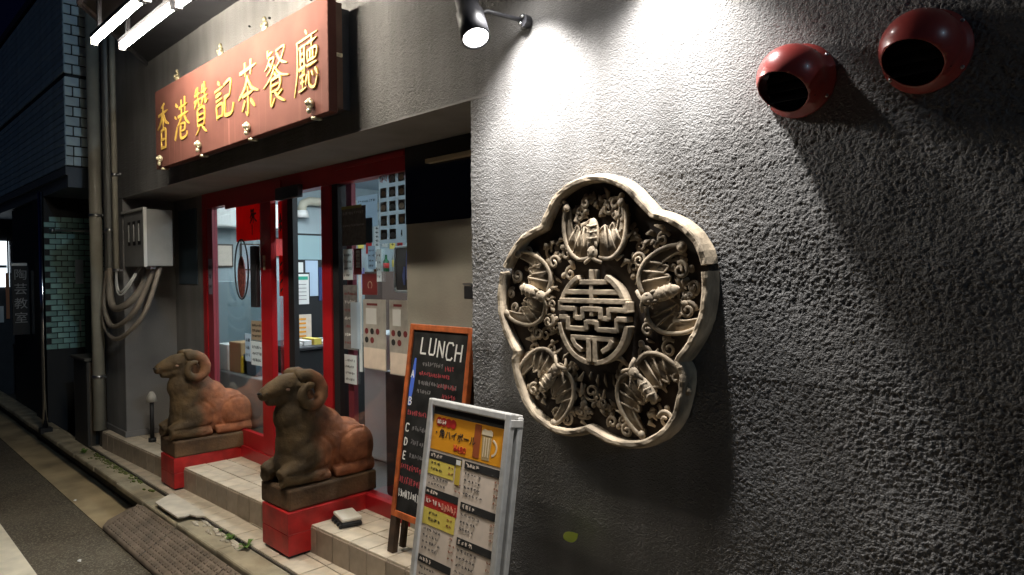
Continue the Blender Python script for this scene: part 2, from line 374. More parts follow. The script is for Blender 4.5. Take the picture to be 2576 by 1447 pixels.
# stucco street wall with the rough relief modelled
xs = np.unique(np.round(np.concatenate([np.arange(-6.88, -3.2, .03), np.arange(-3.2, XR, .0045), np.arange(XR, -.14, .0032), np.arange(-.14, 2.2, .06)]), 4))
zs = np.unique(np.round(np.concatenate([np.arange(.16, .5, .03), np.arange(.5, ZF, .0032), np.arange(ZF, 2.75, .004), np.arange(2.75, 4.6, .05)]), 4))
xs[np.argmin(abs(xs-XR))] = XR; zs[np.argmin(abs(zs-ZF))] = ZF
ixl = np.argmin(abs(xs-XR)); izl = np.argmin(abs(zs-ZF))
Xg, Zg = np.meshgrid(xs, zs, indexing='ij')
def relief(X, Z):
    wx = X+.004*(vnoise(X+9, Z+9, 120, 1)-.5); wz = Z+.004*(vnoise(X+9, Z+9, 120, 2)-.5)
    h = .0026*vnoise(wx+9, wz+9, 260, 3)**1.2+.0005*vnoise(wx+9, wz+9, 110, 4)
    h = h*(.45+.8*vnoise(X+9, Z*2.2+9, 3.5, 6)+.35*np.clip((X+1.3), 0, 1)+.75*np.clip((-1.8-X)*8, 0, 1))
    for zj, am in ((1.93, .0007), (1.36, .0007), (1.62, .0004)):      # lift lines of the render coats
        h = h+am*np.clip((Z-zj-.006*(vnoise(X+9, Z*0+9, 9, 21)-.5))/.006, 0, 1)*np.exp(-np.clip(Z-zj, 0, 9)/.12)
    return h+.006*(vnoise(X+9, Z+9, 5, 5)-.5)+.004*(vnoise(X+9, Z+9, 1.3, 8)-.5)
Yg = -relief(Xg, Zg)
Yg[:ixl+1, :izl+1] = np.where((Xg[:ixl+1, :izl+1] <= XR) & (Zg[:ixl+1, :izl+1] <= ZF), Yg[:ixl+1, :izl+1], Yg[:ixl+1, :izl+1])
nx, nz = Xg.shape
idx = np.arange(nx*nz).reshape(nx, nz)
q = np.stack([idx[:-1, :-1], idx[1:, :-1], idx[1:, 1:], idx[:-1, 1:]], -1)
keep = ~((np.arange(nx-1)[:, None] < ixl) & (np.arange(nz-1)[None, :] < izl))
q = q[keep]
me = bpy.data.meshes.new('street_wall')
co = np.stack([Xg+4, Yg, Zg], -1).reshape(-1, 3)
used = np.unique(q); remap = -np.ones(nx*nz, int); remap[used] = np.arange(len(used)); co = co[used]; q = remap[q]
me.vertices.add(len(co)); me.vertices.foreach_set('co', co.ravel().astype(np.float32))
me.loops.add(q.size); me.loops.foreach_set('vertex_index', q.ravel().astype(np.int32))
me.polygons.add(len(q)); me.polygons.foreach_set('loop_start', np.arange(0, q.size, 4, dtype=np.int32)); me.polygons.foreach_set('loop_total', np.full(len(q), 4, np.int32))
me.update(); me.validate(); me.polygons.foreach_set('use_smooth', [True]*len(q)); me.materials.append(STUCCO)
sw = bpy.data.objects.new('street_wall', me); COL.objects.link(sw); sw.parent = bld
# wall cores behind the relief
box('wall_core', STUCCO, bld, XR+.004, 2.2, .004, .30, .16, 4.6)
box('fascia_core', STUCCO, bld, -6.87, XR+.004, .004, .40, ZF+.004, 4.6)
box('soffit', SOFF, bld, XL+.001, XR+.10, -.002, YG+.06, ZF-.006, ZF+.003)
box('pillar', STUCCO, bld, -6.87, XL, -.001, YG+.1, .18, ZF-.001, bevel=.006)
box('pillar_skirting', STUCCO, bld, -6.88, XL+.012, -.013, YG, ZS+.001, ZS+.05, bevel=.004)
box('side_wall', STUCCO, bld, -6.865, -6.72, YG+.11, 5, .1, 4.6)
box('recess_wall', mat('recess_plaster', (.34, .315, .26), .85, nscale=4, namt=.12, bscale=90, bstr=.3), bld, -2.935, XR+.12, YG-.02, YG+.1, ZS, ZF-.004)
box('recess_wall', STUCCO, bld, XL, -5.672, YG-.012, YG+.1, ZS, ZF-.004)
box('fascia_shadow_panel', mat('shadow_gloss', (.010, .010, .012), .18), bld, -2.93, XR+.1, YG-.028, YG-.0205, 1.917, ZF-.007)  # glossy black panel with the fascia's shadow put into its colour
box('shaded_wall_sheet', BLUEG, bld, -6.20, -5.80, YG-.020, YG-.0125, 1.60, 2.22)  # shadowed stretch of recess wall, its dimness put into a blue-grey sheet
# room shell behind the glass
box('room_floor', ROOMF, bld, -6.72, -1.6, YG+.08, 4.2, .25, ZS+.004)
box('room_ceiling', ROOMC, bld, -6.72, -1.6, YG+.10, 4.2, 2.62, 2.70)
box('room_wall', ROOMW, bld, -6.719, -6.60, YG+.10, 4.2, ZS, 2.62)
box('room_wall', ROOMW, bld, -6.6, -1.6, 4.0, 4.2, ZS, 2.62)
box('room_wall', ROOMW, bld, -1.72, -1.6, .5, 4.0, ZS, 2.62)
box('room_header', ROOMW, bld, -6.6, -1.72, YG+.11, YG+.2, ZF+.01, 2.62)
# canopy over the sign that carries the tubes
can = MB().prism([(-5.62, -.004), (-4.62, -.66), (-1.9, -.72), (-1.9, -.004)], 3.27, 3.36, 'z').build('canopy', DARK, bld)
MB().prism([(-5.64, -.003), (-4.63, -.685), (-1.9, -.74), (-1.9, -.721), (-4.615, -.664), (-5.60, -.003)], 3.25, 3.365, 'z').build('canopy_edge', mat('canopy_edge', (.07, .068, .075), .5), bld)
# crack and rusty old fixing holes on the fascia
for (x, z) in [(-4.0, 2.99), (-3.85, 3.08), (-3.6, 3.06), (-3.75, 3.0), (-4.3, 2.98), (-3.35, 3.13), (-3.15, 3.03), (-3.55, 3.15)]:
    MB().prism(arc(x, z, random.uniform(.004, .008), 0, 330, 7), -.014, -.004).build('old_fixing_hole', BLACK, bld)
# --- glass front
gf = box('front_frame', REDF, bld, -5.672, -2.935, YG-.02, YG+.06, ZF-.12, ZF-.006)          # head rail
box('head_moulding', REDF, gf, -3.62, -2.935, YG-.032, YG-.021, ZF-.045, ZF-.02)
box('head_moulding', REDF, gf, -5.20, -4.31, YG-.030, YG-.0205, ZF-.155, ZF-.03)
box('jamb', REDF, gf, -5.672, -5.60, YG-.021, YG+.061, ZS, ZF-.121)
box('post', REDF, gf, -3.80, -3.69, YG-.024, YG+.062, ZS, ZF-.121, bevel=.004)
box('post_gasket', BLACK, gf, -3.6895, -3.625, YG-.012, YG+.06, ZS, ZF-.121)
box('sill', REDF, gf, -5.60, -3.801, YG-.022, YG+.06, ZS, ZS+.085, bevel=.003)
box('sill', REDF, gf, -3.624, -2.936, YG-.022, YG+.06, ZS, ZS+.085, bevel=.003)
box('pane', GLASS, gf, -3.624, -2.94, YG+.012, YG+.018, ZS+.086, ZF-.122)
box('inner_stile', mat('dull_red', (.24, .03, .045), .5), gf, -3.60, -3.54, YG+.03, YG+.058, ZS+.087, ZF-.123)
# sliding door leaf with red stiles, standing left of the open doorway
dr = box('sliding_door', REDF, bld, -4.66, -4.50, YG-.012, YG+.03, ZS+.086, ZF-.122, bevel=.003)
box('stile', mat('dull_red', (.24, .03, .045), .5), dr, -5.60, -5.50, YG-.010, YG+.03, ZS+.086, ZF-.122)
box('rail', REDF, dr, -5.50, -4.66, YG-.008, YG+.028, ZS+.086, ZS+.20)
box('pane', GLASS, dr, -5.50, -4.66, YG+.008, YG+.013, ZS+.20, ZF-.122)
box('handle', DARK, dr, -4.745, -4.655, YG-.05, YG-.014, 1.44, 1.87, bevel=.008)
box('lock_plate', BRASS, dr, -4.60, -4.58, YG-.022, YG-.0125, 1.70, 1.80)
d2 = box('inner_door', BLACK, bld, -4.345, -4.27, YG+.035, YG+.07, ZS+.01, ZF-.122)
box('stile', REDF, d2, -4.42, -4.346, YG+.034, YG+.066, ZS+.086, ZF-.122)
box('pane', GLASS, d2, -4.50, -4.42, YG+.048, YG+.052, ZS+.086, ZF-.122)
box('door_closer', DARK, bld, -4.33, -4.02, YG-.06, YG-.021, ZF-.165, ZF-.085, bevel=.006)

# ================================================================== LAMPS
def tube_light(x0, x1, y, label):
    t = thing('tube_light', label, 'lamp', ((x0+x1)/2, y, 3.0), group='tube lights under the canopy')
    box('housing', DARK, t, x0, x1, y-.022, y+.022, 3.012, 3.035)
    box('hanger', DARK, t, x0+.1, x0+.12, y-.01, y+.01, 3.0355, 3.27); box('hanger', DARK, t, x1-.12, x1-.1, y-.01, y+.01, 3.0355, 3.27)
    MB().tube([(x0+.005, y, 2.996), (x1-.005, y, 2.996)], .0145, 10).build('tube', LIT_TUBE, t, smooth=True)
    box('end_cap', DARK, t, x0-.004, x0+.004, y-.018, y+.018, 2.978, 3.0115); box('end_cap', DARK, t, x1-.004, x1+.004, y-.018, y+.018, 2.978, 3.0115)
tube_light(-4.46, -3.63, -.640, 'lit tube light nearest the street, left of the two long bars')
tube_light(-4.447, -3.615, -.500, 'lit tube light nearest the wall, right of the two long bars')
tube_light(-3.575, -2.74, -.488, 'short end of a lit tube at the top edge, beyond the right bar')
tube_light(-3.59, -2.76, -.628, 'lit tube following on from the street-side bar, above the picture')
def spot(x, y, z, axis, energy, size, label, blend=.35):
    ax = Vector(axis).normalized()
    t = thing('spot_light', label, 'lamp', (x, y, z), group='wall spotlights')
    M = ax.to_track_quat('-Z', 'Y').to_matrix()
    def L(p): return M @ Vector(p)
    prof = [(.0, .215), (.034, .213), (.040, .20), (.040, .12), (.047, .115), (.049, .0), (.043, .0), (.042, .012)]
    n = 20; vs = []; fs = []
    for r, h in prof:
        for k in range(n): a = 2*math.pi*k/n; vs.append(L((r*math.cos(a), r*math.sin(a), h)))
    for j in range(len(prof)-1):
        for k in range(n): fs.append((j*n+k, j*n+(k+1) % n, (j+1)*n+(k+1) % n, (j+1)*n+k))
    MB().add(vs, fs).build('housing', DARK, t, local=True, smooth=True)
    vs = [L((.042*math.cos(2*math.pi*k/n), .042*math.sin(2*math.pi*k/n), .006)) for k in range(n)]
    MB().add(vs, [tuple(range(n))]).build('lens', LIT_LENS, t, local=True)
    b = MB(); p0 = L((0, 0, .10)); b.tube([p0, p0+Vector((.02, .06, .03)), Vector((.05, -y-.02, .09))], .008, 8)
    b.build('bracket', DARK, t, local=True, smooth=True)
    b = MB(); b.tube([Vector((.05, -y-.03, .09)), Vector((.05, -y-.004, .09))], .022, 14); b.build('wall_plate', DARK, t, local=True)
    b = MB()
    for dz in (.011, -.011): b.ell((.05+dz*.4, -y-.034, .09+dz), (.006, .005, .006), 8, 5)
    b.build('screw', STEEL, t, local=True, smooth=True)
    ld = bpy.data.lights.new('spot_beam', 'SPOT'); ld.energy = energy; ld.spot_size = R(size); ld.spot_blend = blend; ld.shadow_soft_size = .03; ld.color = (1, .975, .95)
    lo = bpy.data.objects.new('spot_beam', ld); COL.objects.link(lo); lo.parent = t; lo.location = ax*.012; lo.rotation_euler = ax.to_track_quat('-Z', 'Y').to_euler()
    return t
spot(-1.715, -.20, 2.437, (.42, -.16, -.80), 20, 160, 'black cylinder spotlight with glowing lens on the fascia corner')
spot(-1.62, -.16, 2.625, (.03, .15, -1), 88, 99, 'unseen black spotlight above the picture, placed to light the wall beside the entrance corner', .95)  # unseen spotlight, placed for the light pool by the corner
spot(-1.05, -.16, 2.66, (-.07, .15, -1), 122, 97, 'unseen black spotlight above the picture, placed to light the wall over the medallion', .95)  # unseen spotlight, placed for the light pool over the medallion

# ================================================================== SIGN BOARD
SX0, SX1, SZ0, SZ1, SY = -5.0, -2.75, 2.385, 2.905, -.15
sg = thing('sign_board', 'long red lacquered wooden sign board with gold Chinese characters above the entrance', 'sign', ((SX0+SX1)/2, 0, SZ0))
off = WL[sg]
bd = MB().box(SX0, SX1, SY, SY+.045, SZ0, SZ1).build('board', WOOD, sg, bevel=.004)
box('backing_box', EDGE, sg, SX0+.05, SX1-.012, SY+.0455, -.07, SZ0+.025, SZ1-.02)
box('mounting_rail', DARK, sg, SX0+.10, SX1-.04, -.0695, -.016, SZ0+.03, SZ1-.03)
box('edge_clip', BRASS, sg, SX1-.011, SX1-.001, SY+.046, SY+.075, 2.64, 2.655)
CH = {
'香': [[(.62, .98), (.36, .91)], [(.12, .76), (.9, .82)], [(.5, .93), (.5, .46)], [(.48, .78), (.3, .6), (.05, .47)], [(.52, .78), (.7, .6), (.97, .52)], [(.34, .42), (.33, .02)], [(.34, .41), (.7, .42), (.69, .02)], [(.34, .23), (.68, .23)], [(.34, .05), (.7, .05)]],
'港': [[(.10, .92), (.24, .83)], [(.03, .62), (.16, .55)], [(.03, .04), (.12, .2), (.22, .36)], [(.35, .78), (.95, .83)], [(.52, .97), (.53, .6)], [(.77, 1.02), (.76, .6)], [(.28, .58), (.98, .62)], [(.54, .6), (.42, .45), (.25, .36)], [(.70, .62), (.85, .44), (1.08, .32)], [(.46, .38), (.74, .38), (.73, .22), (.46, .22)], [(.46, .38), (.46, .06), (.85, .05), (.92, .17)]],
'贊': [[(.2, .97), (.1, .86)], [(.06, .82), (.46, .85)], [(.28, .99), (.28, .72)], [(.03, .69), (.48, .73)], [(.2, .7), (.05, .55)], [(.34, .7), (.36, .58), (.5, .60)], [(.68, 1.0), (.6, .88)], [(.56, .84), (.95, .87)], [(.77, 1.04), (.77, .74)], [(.54, .71), (.98, .75)], [(.7, .72), (.56, .57)], [(.84, .72), (.86, .6), (1.0, .64)], [(.28, .5), (.28, .15)], [(.28, .5), (.74, .51), (.73, .15)], [(.28, .38), (.72, .39)], [(.28, .27), (.72, .28)], [(.28, .16), (.74, .16)], [(.42, .14), (.3, .04), (.15, -.02)], [(.6, .14), (.75, .04), (.9, -.02)]],
'記': [[(.2, 1.0), (.32, .9)], [(.03, .78), (.48, .84)], [(.1, .66), (.42, .69)], [(.1, .53), (.42, .56)], [(.12, .4), (.14, .06)], [(.12, .4), (.44, .42), (.42, .1)], [(.13, .12), (.42, .14)], [(.55, .86), (.9, .92), (.84, .56)], [(.56, .53), (.85, .57)], [(.6, .54), (.57, .2), (.66, .1), (.95, .12), (1.04, .34)]],
'茶': [[(.08, .83), (.92, .89)], [(.36, 1.0), (.37, .74)], [(.67, 1.02), (.64, .74)], [(.5, .74), (.35, .53), (.02, .34)], [(.45, .74), (.68, .5), (1.04, .38)], [(.22, .38), (.78, .42)], [(.5, .54), (.5, .03), (.38, .08)], [(.36, .28), (.2, .10)], [(.64, .28), (.84, .12)]],
'餐': [[(.2, 1.0), (.2, .86)], [(.2, .91), (.42, .94)], [(.3, .86), (.2, .74), (.06, .66)], [(.24, .81), (.46, .83), (.34, .66), (.14, .56)], [(.25, .75), (.34, .69)], [(.55, .92), (.9, .95), (.74, .74), (.5, .62)], [(.58, .88), (.76, .72), (1.0, .64)], [(.5, .68), (.32, .5), (.0, .35)], [(.48, .68), (.72, .5), (1.08, .42)], [(.48, .56), (.56, .49)], [(.34, .44), (.7, .46), (.67, .26), (.34, .24)], [(.34, .34), (.67, .35)], [(.34, .45), (.33, .0), (.5, .11)], [(.8, .22), (.6, .13)], [(.48, .24), (.66, .1), (.92, .0)]],
'廳': [[(.47, 1.02), (.56, .94)], [(.1, .86), (.97, .92)], [(.14, .87), (.14, .4), (.0, -.02)], [(.2, .76), (.52, .79)], [(.28, .76), (.28, .42)], [(.44, .77), (.43, .28)], [(.28, .65), (.44, .66)], [(.28, .54), (.44, .55)], [(.2, .40), (.52, .45)], [(.24, .28), (.48, .3)], [(.36, .38), (.36, .06)], [(.27, .18), (.46, .19)], [(.2, .04), (.52, .08)], [(.56, .78), (.96, .82)], [(.76, .9), (.75, .7)], [(.58, .66), (.58, .5)], [(.58, .66), (.95, .67), (.92, .5)], [(.58, .5), (.93, .51)], [(.7, .66), (.7, .5)], [(.81, .66), (.81, .5)], [(.55, .41), (.97, .44)], [(.57, .28), (.5, .12)], [(.64, .32), (.66, .1), (.86, .04), (.98, .2)], [(.75, .31), (.82, .22)], [(.9, .34), (1.0, .22)]]}
for ch, xc, z0, z1, wd in [('香', -4.845, 2.495, 2.80, .22), ('港', -4.52, 2.515, 2.77, .235), ('贊', -4.20, 2.51, 2.79, .215), ('記', -3.875, 2.53, 2.755, .25), ('茶', -3.56, 2.505, 2.785, .235), ('餐', -3.25, 2.505, 2.785, .25), ('廳', -2.94, 2.505, 2.785, .225)]:
    b = MB(); h = z1-z0
    for k, st in enumerate(CH[ch]):
        pts = catmull(st, 5) if len(st) > 2 else [tuple(Vector(st[0]).lerp(Vector(st[1]), t/4)) for t in range(5)]
        m = len(pts); bw = random.uniform(.010, .018)*(1.0 if ch not in '贊廳餐' else .78)
        ws = [bw*(.75+.5*math.sin(math.pi*min(1, .15+i/(m-1)*.95)))*(1.25 if i in (0,) else 1)*(.5 if i == m-1 else 1) for i in range(m)]
        P = [(xc-wd/2+p[0]*wd, z0+p[1]*h) for p in pts]
        b.stroke(P, ws, SY-.001, SY-.005-.0002*k)
    b.build('character', GOLD, sg)
def knob(b, x, z, y):
    z += .006; b.ell((x, y, z), (.021, .015, .023), 10, 7)
    for a in range(0, 360, 60): b.ell((x+.017*math.cos(R(a)), y-.006, z+.019*math.sin(R(a))), (.008, .008, .008), 6, 4)
    b.ell((x, y-.016, z+.002), (.012, .012, .012), 8, 5); b.ell((x-.002, y-.006, z-.032), (.014, .012, .014), 6, 4)
for x in (-4.885, -4.222, -3.555, -2.89):
    b = MB(); knob(b, x, 2.435, SY-.012); b.box(x-.012, x+.012, SY-.004, SY+.04, 2.372, 2.384); b.build('lion_head_bracket', BRASS, sg, smooth=True)
for x in (-4.64, -3.955, -3.40, -2.84):
    b = MB(); b.ell((x, SY+.02, 2.93), (.030, .012, .036), 10, 7); b.ell((x, SY+.018, 2.968), (.014, .010, .016), 8, 5); b.ell((x-.02, SY+.015, 2.94), (.014, .012, .014), 6, 4); b.ell((x+.02, SY+.015, 2.94), (.014, .012, .014), 6, 4)
    b.build('crest_bracket', mat('old_bronze', (.20, .17, .10), .5, .3, nscale=60, namt=.5), sg, smooth=True)

# ================================================================== CARVED MEDALLION
mc = Vector((-1.354, 0, 1.514)); MDS = (1.027, .56, 1.027)
md = thing('carved_medallion', 'five-lobed carved stone wall medallion of bats around a longevity symbol', 'wall relief', tuple(mc)); md.scale = MDS
LOB = [[(-0.207, 0.292), (-0.184, 0.332), (-0.138, 0.389), (-0.059, 0.424), (0.032, 0.429), (0.125, 0.396), (0.183, 0.345), (0.222, 0.306)],
[(0.222, 0.306), (0.28, 0.287), (0.339, 0.249), (0.38, 0.191), (0.392, 0.118), (0.387, 0.039), (0.369, -0.018), (0.343, -0.065), (0.307, -0.11)],
[(0.307, -0.11), (0.322, -0.141), (0.318, -0.193), (0.297, -0.266), (0.256, -0.319), (0.192, -0.36), (0.126, -0.376), (0.056, -0.373), (-0.02, -0.35)],
[(-0.02, -0.35), (-0.05, -0.364), (-0.111, -0.377), (-0.192, -0.366), (-0.268, -0.324), (-0.317, -0.252), (-0.344, -0.168), (-0.335, -0.128)],
[(-0.335, -0.128), (-0.375, -0.076), (-0.404, -0.011), (-0.41, 0.062), (-0.393, 0.142), (-0.34, 0.221), (-0.28, 0.268), (-0.207, 0.292)]]
OUT = []
for l in LOB: OUT += catmull(l, 4)[:-1]
OUT = np.array(OUT); no = len(OUT)
tn = np.roll(OUT, -1, 0)-np.roll(OUT, 1, 0); tn /= np.linalg.norm(tn, axis=1)[:, None]
nin = np.stack([tn[:, 1], -tn[:, 0]], -1)      # clockwise outline: inward normal
if ((OUT+nin*.01)**2).sum() > (OUT**2).sum(): nin = -nin
for _ in range(2): nin = (np.roll(nin, 1, 0)+nin*2+np.roll(nin, -1, 0)); nin /= np.linalg.norm(nin, axis=1)[:, None]
YM = -.10
rings = [(-.009, -.012), (-.006, -.060), (-.003, YM+.010), (.0, YM), (.005, YM-.004), (.014, YM-.003), (.018, YM+.004), (.020, -.035)]
def rimpart(sel, name):
    vs = []; fs = []; n = len(sel); k = len(rings)
    for i in sel:
        for d, y in rings: p = OUT[i]+nin[i]*d; jt = .0022*math.sin(i*1.7)+random.uniform(-.0016, .0016); vs.append((p[0]+random.uniform(-.0009, .0009), y+(jt if y < -.02 else 0), p[1]+random.uniform(-.0009, .0009)))
    for a in range(n-1):
        for j in range(k-1): fs.append((a*k+j, (a+1)*k+j, (a+1)*k+j+1, a*k+j+1))
    fs += [tuple(range(k)), tuple(range((n-1)*k+k-1, (n-1)*k-1, -1))]
    return MB().add(vs, fs).build(name, STONE, md, local=True, smooth=False)
up = [i for i in range(no) if OUT[i][1] > .150]; lo_ = [i for i in range(no) if OUT[i][1] <= .146]
def order(sel):
    # rotate so that the run is contiguous
    s = set(sel); st = [i for i in sel if (i-1) % no not in s][0]; out = []
    i = st
    while i in s: out.append(i); i = (i+1) % no
    return out
rimpart(order(up), 'upper_rim'); rimpart(order(lo_), 'lower_rim')
gp = [tuple(OUT[i]+nin[i]*.014) for i in range(no)]
vs = [(p[0], -.034, p[1]) for p in gp]+[(p[0], -.012, p[1]) for p in gp]
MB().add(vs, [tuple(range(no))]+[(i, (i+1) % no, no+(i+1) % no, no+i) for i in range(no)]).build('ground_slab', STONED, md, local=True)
# longevity symbol
b = MB(); A, B_ = .130, .137
def bar(pts, w=.0155, y1=-.098): b.stroke([(p[0]*A, p[1]*B_-.002) for p in pts], w, -.034, y1+random.uniform(-.002, .002))
bar(arc(0, 0, 1, 8, 66, 12)); bar(arc(0, 0, 1, 114, 172, 12)); bar(arc(0, 0, 1, 188, 266, 16)); bar(arc(0, 0, 1, 274, 352, 16))
bar([(0, 1.08), (0, .04)]); bar([(-.34, .80), (.34, .80)]); bar([(-.84, .58), (.84, .58)]); bar([(-.98, .38), (.98, .38)])
bar([(-.98, .38), (-.98, .2)]); bar([(.98, .38), (.98, .2)])
for s in (-1, 1):
    for p in ([(.98, .2), (.5, .2)], [(.5, .24), (.5, -.02)], [(.5, .0), (.27, .0)], [(.27, -.02), (.27, .24)], [(.27, .2), (0, .2)],
              [(1.0, .0), (.72, .0)], [(.72, .02), (.72, -.29)], [(.72, -.25), (.16, -.25)], [(.16, -.27), (.16, -.06)], [(.18, -.09), (0, -.09)],
              [(.09, -.45), (.09, -.98)], [(.64, -.45), (.0, -.45)]): bar([(s*q_[0], q_[1]) for q_ in p])
    bar([(s*.6, -.47), (s*.5, -.62), (s*.3, -.74)])
b.build('longevity_symbol', STONE, md, local=True, bevel=.002)
# bats: one prototype, five copies pointing outwards
def spiral(b, cx, cz, r, turns, th, y, dirn=1, a0=0, n=22):
    pts = []; rad = []
    for i in range(n):
        t = i/(n-1); a = a0+dirn*turns*2*math.pi*t; q_ = r*(1-.82*t)
        pts.append((cx+q_*math.cos(a), y-.012*t, cz+q_*math.sin(a))); rad.append(th*(1-.35*t))
    b.tube(pts, rad, 6)
def make_bat():
    e = bpy.data.objects.new('bat', None)
    b = MB()
    b.ell((0, -.075, .01), (.020, .026, .048), 12, 9); b.ell((0, -.086, -.045), (.018, .020, .022), 10, 7)     # body, head
    b.ell((-.009, -.100, -.040), (.005, .005, .005), 6, 4); b.ell((.009, -.100, -.040), (.005, .005, .005), 6, 4)
    b.ell((-.013, -.088, -.022), (.006, .008, .012), 6, 4); b.ell((.013, -.088, -.022), (.006, .008, .012), 6, 4)
    for z in (.0, .018, .036): b.tube([(-.018, -.088, z), (0, -.102, z-.004), (.018, -.088, z)], .004, 5)
    b.tube([(-.03, -.080, -.074), (-.012, -.094, -.066), (0, -.096, -.058), (.012, -.094, -.066), (.03, -.080, -.074)], .006, 6)
    for s in (-1, 1):
        outer = catmull([(s*.018, -.060), (s*.062, -.062), (s*.100, -.028), (s*.116, .030), (s*.112, .078), (s*.100, .094)], 4)
        inner = catmull([(s*.092, .088), (s*.088, .050), (s*.078, .020), (s*.066, .040), (s*.052, .018), (s*.040, .034), (s*.018, .018)], 3)
        b.prism(outer+inner, -.034, -.066)
        b.tube([(p[0], -.072, p[1]) for p in outer], [.007]*(len(outer)-4)+[.008]*4, 6)
        b.tube([(p[0], -.066, p[1]) for p in inner], .0035, 5)
        for q_ in ((.100, -.02, .078, .022), (.080, -.045, .053, .020), (.050, -.052, .038, .034)): b.tube([(s*q_[0], -.070, q_[1]), (s*(q_[0]+q_[2])/2, -.074, (q_[1]+q_[3])/2), (s*q_[2], -.068, q_[3])], .0035, 5)
        b.ell((s*.101, -.078, .094), (.013, .013, .013), 8, 6)
    return b
bat_me = None
clouds = []
for k, (u, v, sc) in enumerate([(.002, .262, 1.04), (.262, .080, 1.04), (.196, -.205, 1.04), (-.196, -.222, 1.04), (-.276, .080, 1.04)]):
    ang = math.atan2(v, u)-math.pi/2 if k else 0
    if bat_me is None:
        o = make_bat().build('bat', STONE, md, local=True, smooth=True); bat_me = o.data
    else:
        o = inst('bat', bat_me, md, (0, 0, 0))
    o.location = (u*.93, 0, v*.93); o.rotation_euler = (0, -ang, 0); o.scale = (sc, 1, sc)
b = MB()
for cx, cz, r, dr_, a0 in [(-.055, .315, .026, 1, 0), (.05, .33, .022, -1, 2), (-.03, .352, .018, 1, 1), (.32, .03, .026, 1, 0), (.30, .14, .024, -1, 2), (.335, .095, .02, 1, 4), (.26, -.08, .026, 1, 1), (.25, -.28, .026, -1, 3),
                           (.12, -.33, .024, 1, 0), (-.02, -.232, .034, 1, 2.5), (.03, -.262, .018, -1, 0), (-.12, -.33, .024, -1, 2), (-.26, -.25, .022, 1, 1), (-.28, -.15, .024, -1, 3), (-.24, -.06, .024, 1, 2), (-.345, .02, .024, -1, 0), (-.33, .13, .022, 1, 3), (-.365, .07, .018, 1, 1),
                           (.19, -.03, .022, 1, 1), (-.19, -.02, .022, -1, 1), (.165, .17, .024, -1, 3), (-.165, .17, .024, 1, 0), (.285, -.16, .02, 1, 5), (-.10, -.175, .018, -1, 2), (.10, -.175, .018, 1, 2), (-.06, -.30, .02, 1, 4), (.06, -.315, .02, -1, 4), (.30, .205, .02, 1, 3), (-.28, .205, .02, -1, 3)]:
    b = MB(); spiral(b, cx, cz, r, random.uniform(1.1, 1.6), random.uniform(.0055, .008), random.uniform(-.062, -.048), dr_, a0)
    for q_ in range(3):
        a = a0+dr_*random.uniform(0, 3)
        if np.min(np.hypot(OUT[:, 0]-cx-r*1.25*math.cos(a), OUT[:, 1]-cz-r*1.25*math.sin(a))) < .048: continue
        b.ell((cx+r*1.25*math.cos(a), -.05, cz+r*1.25*math.sin(a)), (.009, .010, .009), 7, 5)
    b.build('cloud_scroll', STONE, md, local=True, smooth=True)
SCM = []
for k in range(5):
    b = MB(); spiral(b, 0, 0, .021, random.uniform(1.0, 1.7), random.uniform(.0050, .0068), -.046, random.choice((-1, 1)), random.uniform(0, 6))
    a = random.uniform(0, 6.28)
    b.tube([(.018*math.cos(a), -.044, .018*math.sin(a)), (.032*math.cos(a+.3), -.058, .032*math.sin(a+.3)), (.046*math.cos(a+.9), -.050, .046*math.sin(a+.9))], [.007, .0085, .0025], 6)
    b.ell((.026*math.cos(a+2.4), -.050, .026*math.sin(a+2.4)), (.011, .012, .009), 7, 5)
    o = b.build('cloud_scroll', STONE, md, local=True, smooth=True); SCM.append(o.data); bpy.data.objects.remove(o)
spots_ = []; tries = 0
while len(spots_) < 46 and tries < 6000:
    tries += 1
    p = np.array((random.uniform(-.40, .39), random.uniform(-.37, .42)))
    if np.min(np.hypot(OUT[:, 0]-p[0], OUT[:, 1]-p[1])) < .052: continue
    cr_n = 0                                    # point-in-outline test
    for i in range(no):
        a_, b2 = OUT[i], OUT[(i+1) % no]
        if (a_[1] > p[1]) != (b2[1] > p[1]) and p[0] < (b2[0]-a_[0])*(p[1]-a_[1])/(b2[1]-a_[1])+a_[0]: cr_n ^= 1
    if not cr_n or (p[0]/.165)**2+(p[1]/.170)**2 < 1: continue
    if any(np.hypot(*(p-q2)) < .046 for q2 in spots_): continue
    spots_.append(p)
    o = inst('cloud_scroll', random.choice(SCM), md, (p[0], random.uniform(-.012, .010), p[1]), (0, random.uniform(0, 6.28), 0)); sc_ = random.uniform(.8, 1.2); o.scale = (sc_, 1, sc_)
b = MB()
for _ in range(95):
    i = random.randrange(no); p = OUT[i]+nin[i]*random.uniform(.06, .11); a = random.uniform(0, 6.28)
    b.tube([(p[0], -.036, p[1]), (p[0]+.012*math.cos(a), -.056, p[1]+.012*math.sin(a)), (p[0]+.026*math.cos(a+.6), -.048, p[1]+.026*math.sin(a+.6))], [.007, .009, .003], 6)
for a in range(0, 360, 9):
    if 40 < a < 140: continue
    for rr_ in (random.uniform(.165, .19),):
        ca, sa = math.cos(R(a)), math.sin(R(a)); l = random.uniform(.025, .06)
        b.tube([(rr_*ca, -.036, rr_*sa), ((rr_+l*.5)*ca, -.046, (rr_+l*.5)*sa), ((rr_+l)*ca, -.036, (rr_+l)*sa)], [.003, .006, .002], 5)
b.build('leaf_carving', STONE, md, local=True, smooth=True)['kind'] = 'stuff'

